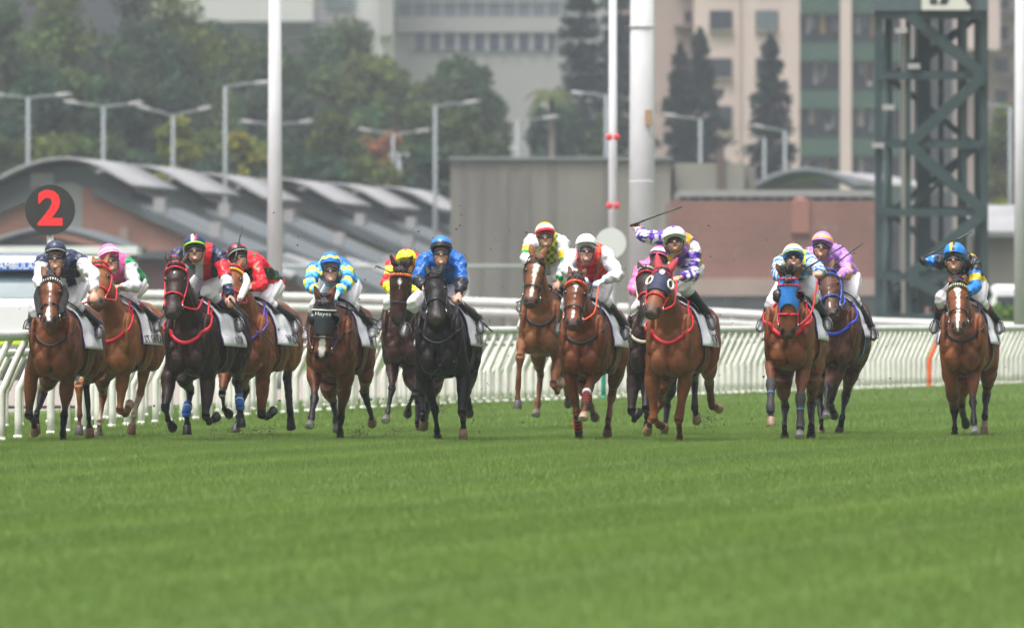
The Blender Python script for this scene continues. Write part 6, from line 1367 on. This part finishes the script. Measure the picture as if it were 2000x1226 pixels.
# ---------------------------------------------------------------- trees
def tree(px, top, rad, Y, col, label, name="broadleaf_tree", n=11500, gp="trees on the wooded slope", squash=1.0, low=.06):
    x = Xat(px, Y); H = Zat(top, Y); r = rad / FPX * Y; r_ = random.Random(int(px * 13 + Y)); root = thing(name, label, "tree", (x, Y, 0), gp)
    m = MB(); m.col((.085, .07, .055)); lean = r_.uniform(-.06, .06) * H
    m.loft([(x, Y, 0), (x + lean * .4, Y, H * .3), (x + lean, Y, H * .75)], [.035 * H ** .9, .024 * H, .008 * H], Vector((1, 0, 0)), 10)
    for k in range(6): q = r_.uniform(0, 6.28); z0 = H * r_.uniform(.25, .55); m.tube([(x + lean * z0 / H, Y, z0), (x + math.cos(q) * r * .4, Y + math.sin(q) * r * .4, z0 + H * .15), (x + math.cos(q) * r * .7, Y + math.sin(q) * r * .7, z0 + H * .22)], [.012 * H, .008 * H, .003 * H], 6)
    m.build("trunk", M['hair'], root, True, True)
    g_ = np.random.default_rng(int(px * 7 + Y)); rz = H * (1 - low) / 2; K = 46; allp, allc = [], []
    for k in range(K):
        u = Vector((r_.gauss(0, 1), r_.gauss(0, 1), r_.gauss(0, 1))).normalized() * r_.uniform(.45, 1.0) ** .6
        ctr = np.array((x + lean + u.x * r * .86, Y + u.y * r * .86 * squash, H * low + rz + u.z * rz * .9)); cr = r * r_.uniform(.26, .50); m_ = n // K
        d = g_.normal(size=(m_, 3)); d /= np.linalg.norm(d, axis=1)[:, None]; allp.append(ctr + d * (g_.random(m_) ** .4)[:, None] * cr)
        hue = np.array(col) * r_.uniform(.75, 1.25) * np.array((r_.uniform(.75, 1.2), r_.uniform(.92, 1.08), r_.uniform(.8, 1.1))); allc.append(np.tile(hue, (m_, 1)))
    V_, C_ = leaf_quads(np.concatenate(allp), .17 if Y < 600 else .20, np.concatenate(allc), int(px + Y)); V_[:, :, 2] = np.maximum(V_[:, :, 2], .02)
    link("crown", quads_mesh("crown", V_, C_), M['leaf'], root, False)
DG, MG, OG, YG, OR = (.044, .076, .046), (.062, .102, .043), (.094, .124, .036), (.20, .22, .034), (.25, .14, .06)
TR = [(20, -90, 95, 560, MG, "big tree at the photo's upper corner above the twin lamps"), (110, -70, 100, 575, OG, "broad tree behind the first two street lamps"), (215, -80, 105, 565, DG, "dense dark tree above the first stable roof"),
 (305, -40, 90, 580, OG, "tall olive tree at the edge of the pale gap"), (60, 120, 80, 520, DG, "dark tree filling in behind the nearest lamp"), (165, 110, 80, 525, MG, "mid green tree between the first two lamps"), (265, 120, 80, 520, DG, "shaded tree between the second and third lamps"),
 (345, 190, 42, 505, YG, "yellow green tree behind the upswept twin lamp"), (440, 25, 85, 640, DG, "dark round tree under the white building"), (360, 60, 70, 600, MG, "tree closing the gap beside the olive tree"), (520, 35, 70, 650, DG, "dark tree behind the tall tapering mast"),
 (430, 215, 70, 510, OG, "yellowish tree behind the tall single lamp"), (490, 235, 50, 505, YG, "bright yellow green tree beside the tall tapering mast"), (405, 250, 50, 500, DG, "low dark tree below the yellowish ones"),
 (600, 75, 85, 640, MG, "green tree below the dark underside of the white block"), (690, 65, 85, 645, MG, "leafy tree below the white building's window"), (790, 75, 80, 650, OG, "olive tree below the ribbon windows"), (870, 105, 75, 640, MG, "tree stepping down below the office"),
 (935, 140, 62, 620, MG, "rounded tree by the pale office wall"), (590, 175, 75, 560, DG, "dark mid slope tree beside the mast"), (680, 190, 75, 555, MG, "mid slope tree above the stable roofs"), (770, 210, 48, 545, OR, "orange leaved tree behind the paired twin lamps"), (845, 180, 75, 560, MG, "green tree beside the single lamp at the concrete wall"),
 (930, 200, 65, 550, MG, "green tree over the end of the concrete wall"), (570, 270, 60, 510, OG, "low yellowish tree above the fourth stable roof"), (650, 275, 65, 508, DG, "low dark tree above the stable roofs"), (725, 280, 60, 506, OG, "low olive tree left of the paired lamps"), (830, 285, 60, 515, DG, "low dark tree at the concrete wall's corner"),
 (470, 75, 80, 630, OG, "olive tree closing the slope beside the tall tapering mast"), (560, 120, 75, 610, MG, "broad green tree just past the tall tapering mast"), (640, 205, 55, 530, OG, "yellowish tree in the middle of the slope"), (0, 200, 80, 515, MG, "tree at the photo's edge behind the nearest lamp"), (120, 215, 70, 512, OG, "low tree between the first lamp post and the gable peak"), (230, 225, 70, 512, MG, "low tree over the first stable roof's slope"), (300, 235, 60, 508, DG, "low tree under the upswept twin lamp"), (390, 140, 70, 590, MG, "tree on the slope under the pale gap"), (510, 150, 60, 600, DG, "dark tree half covered by the tall tapering mast"), (620, 130, 70, 615, MG, "tree in the upper middle of the slope"), (720, 130, 70, 615, OG, "olive tree in the upper middle of the slope"), (900, 255, 50, 525, MG, "low tree over the left end of the concrete wall"), (1050, 195, 55, 600, DG, "dark bushy tree above the concrete wall"), (1110, 185, 55, 605, DG, "dark bushy tree beneath the tall conifers"), (1170, 200, 50, 600, MG, "bushy tree behind the slim signal pole"), (990, 262, 40, 560, MG, "small tree above the concrete wall's middle"), (1950, 150, 55, 560, OG, "tree beyond the steel tower"), (1948, 368, 34, 430, YG, "small yellow green tree past the foot of the steel tower")]
for px, tp, rd_, Y, col, lb in TR: tree(px, tp - (28 if Y > 590 and px < 960 else 0), rd_ * (1.35 if Y > 590 and px < 960 else 1.2), Y, col, lb)
def conifer(px, top, rad, Y, label, base_py=335, tiers=30, col=(.022, .038, .034)):
    x = Xat(px, Y); H = Zat(top, Y); R0 = rad / FPX * Y; r_ = random.Random(int(px * 3)); root = thing("pine_tree", label, "tree", (x, Y, 0), "tiered pine trees"); m = MB(); m.col((.06, .05, .042)).tube([(x, Y, 0), (x, Y, H)], [.26, .03], 10); m.build("trunk", M['hair'], root, True, True); z0 = H * .22; g_ = np.random.default_rng(int(px)); allp = []
    for t in range(tiers):
        f = t / (tiers - 1); z = lerp(z0, H * .985, f) + r_.uniform(-.22, .22); L = R0 * 1.25 * (1 - f) ** .62 * r_.uniform(.72, 1.12) + .12; nb = 6
        for b in range(nb):
            q = 2 * math.pi * (b + .5 * (t % 2)) / nb + r_.uniform(-.3, .3); L2 = L * r_.uniform(.7, 1.1)
            if r_.random() < .12: continue
            k = int(60 + L2 * 60); u = g_.random(k) ** .8; d = L2 * u; w = .08 + .15 * L2 * u
            allp.append(np.stack([x + math.cos(q) * d + g_.normal(0, 1, k) * w * .5, Y + math.sin(q) * d + g_.normal(0, 1, k) * w * .5, z - .16 * d + .20 * L2 * u * u + g_.normal(0, .15, k)], 1))
    A_ = np.concatenate(allp); V_, C_ = leaf_quads(A_, .11, np.tile(np.array(col), (len(A_), 1)), int(px)); link("crown", quads_mesh("crown", V_, C_), M['leaf'], root, False)
conifer(1505, 66, 62, 600, "lone tiered pine before the beige apartment wall")
conifer(1328, 85, 48, 610, "narrow dark pine beside the thick white mast")
conifer(1368, 60, 66, 630, "taller sparse pine partly hiding the apartment windows")
conifer(1135, -120, 62, 640, "tall dark pine between the office and the signal pole", tiers=38)
conifer(1212, -150, 60, 650, "tall dark pine just behind the thick white mast", tiers=38)
# palm
Y = 590; x = Xat(1078, Y); root = thing("palm_tree", "pale green palm in front of the office wall", "tree", (x, Y, 0)); H = Zat(185, Y); m = MB(); m.col((.10, .085, .065)).tube([(x, Y, 0), (x, Y, H)], [.22, .16], 10); m.build("trunk", M['hair'], root, True, True); c = MB(); r_ = random.Random(4)
for k in range(16):
    q = 2 * math.pi * k / 16 + r_.uniform(-.2, .2); up_ = r_.uniform(.2, 1.1); L = r_.uniform(1.2, 1.7); sp_ = [Vector((x + math.cos(q) * L * u, Y + math.sin(q) * L * u, H + up_ * L * u - 1.1 * L * u * u)) for u in np.linspace(0, 1, 8)]
    side = Vector((-math.sin(q), math.cos(q), 0)); c.col((.10, .12, .045) if k % 2 else (.075, .10, .04)).grid([[p - side * w - UZ * w * .6, p, p + side * w - UZ * w * .6] for p, w in zip(sp_, (.03, .16, .22, .24, .22, .18, .11, .02))])
c.build("crown", M['leaf'], root, False, True)

# clods and shreds of turf thrown up by the hooves
r_ = random.Random(21); m = MB()
def clod(p, s, col):
    d = [Vector((r_.uniform(-1, 1), r_.uniform(-1, 1), r_.uniform(-1, 1))).normalized() * s * r_.uniform(.5, 1.2) for _ in range(4)]; m.col(col).add([p + v for v in d], [(0, 1, 2), (0, 2, 3), (0, 3, 1), (1, 3, 2)])
for k in range(650):
    px = r_.choice([r_.uniform(380, 960), r_.uniform(850, 1250), r_.uniform(1380, 1760), r_.uniform(0, 2000), r_.uniform(700, 960)]); py = r_.choice([r_.uniform(600, 800), r_.uniform(680, 850), r_.uniform(400, 640)]); Y = r_.uniform(119, 130)
    p = P(px, py, Y)
    if p.z > .03: clod(p, r_.choice([.006, .008, .010, .014, .02]), r_.choice([(.03, .022, .016), (.05, .035, .025), (.03, .04, .015), (.06, .05, .035)]))
for (px, py, Y) in ((425, 850, 124), (700, 848, 125), (770, 842, 127), (1385, 820, 122), (480, 845, 126), (520, 848, 126), (860, 800, 124), (1130, 812, 125)):
    for k in range(150): clod(P(px + r_.gauss(0, 13), py + r_.gauss(-2, 9), Y + r_.gauss(0, .3)), r_.uniform(.004, .015), r_.choice([(.06, .042, .03), (.09, .065, .045), (.05, .06, .02)]))
tag(m.build("flying_turf", mat("clod", .9, attr=True), None, False, True), "specks of soil and grass thrown up by the hooves", "turf debris", None, "stuff")

# ---------------------------------------------------------------- the humid grey air
hz = MB(); hz.box((-260, -20, -1), (260, 1000, 75)); hm_ = bpy.data.materials.new("haze"); hm_.use_nodes = True; nt = hm_.node_tree; nt.nodes.clear(); vo = nt.nodes.new("ShaderNodeVolumePrincipled"); ou = nt.nodes.new("ShaderNodeOutputMaterial")
vo.inputs["Density"].default_value = .00026; vo.inputs["Color"].default_value = (.82, .87, .94, 1); vo.inputs["Anisotropy"].default_value = .2; nt.links.new(vo.outputs[0], ou.inputs["Volume"])
tag(hz.build("haze", hm_, None, False), "thin grey haze over the racecourse", "haze", None, "stuff")
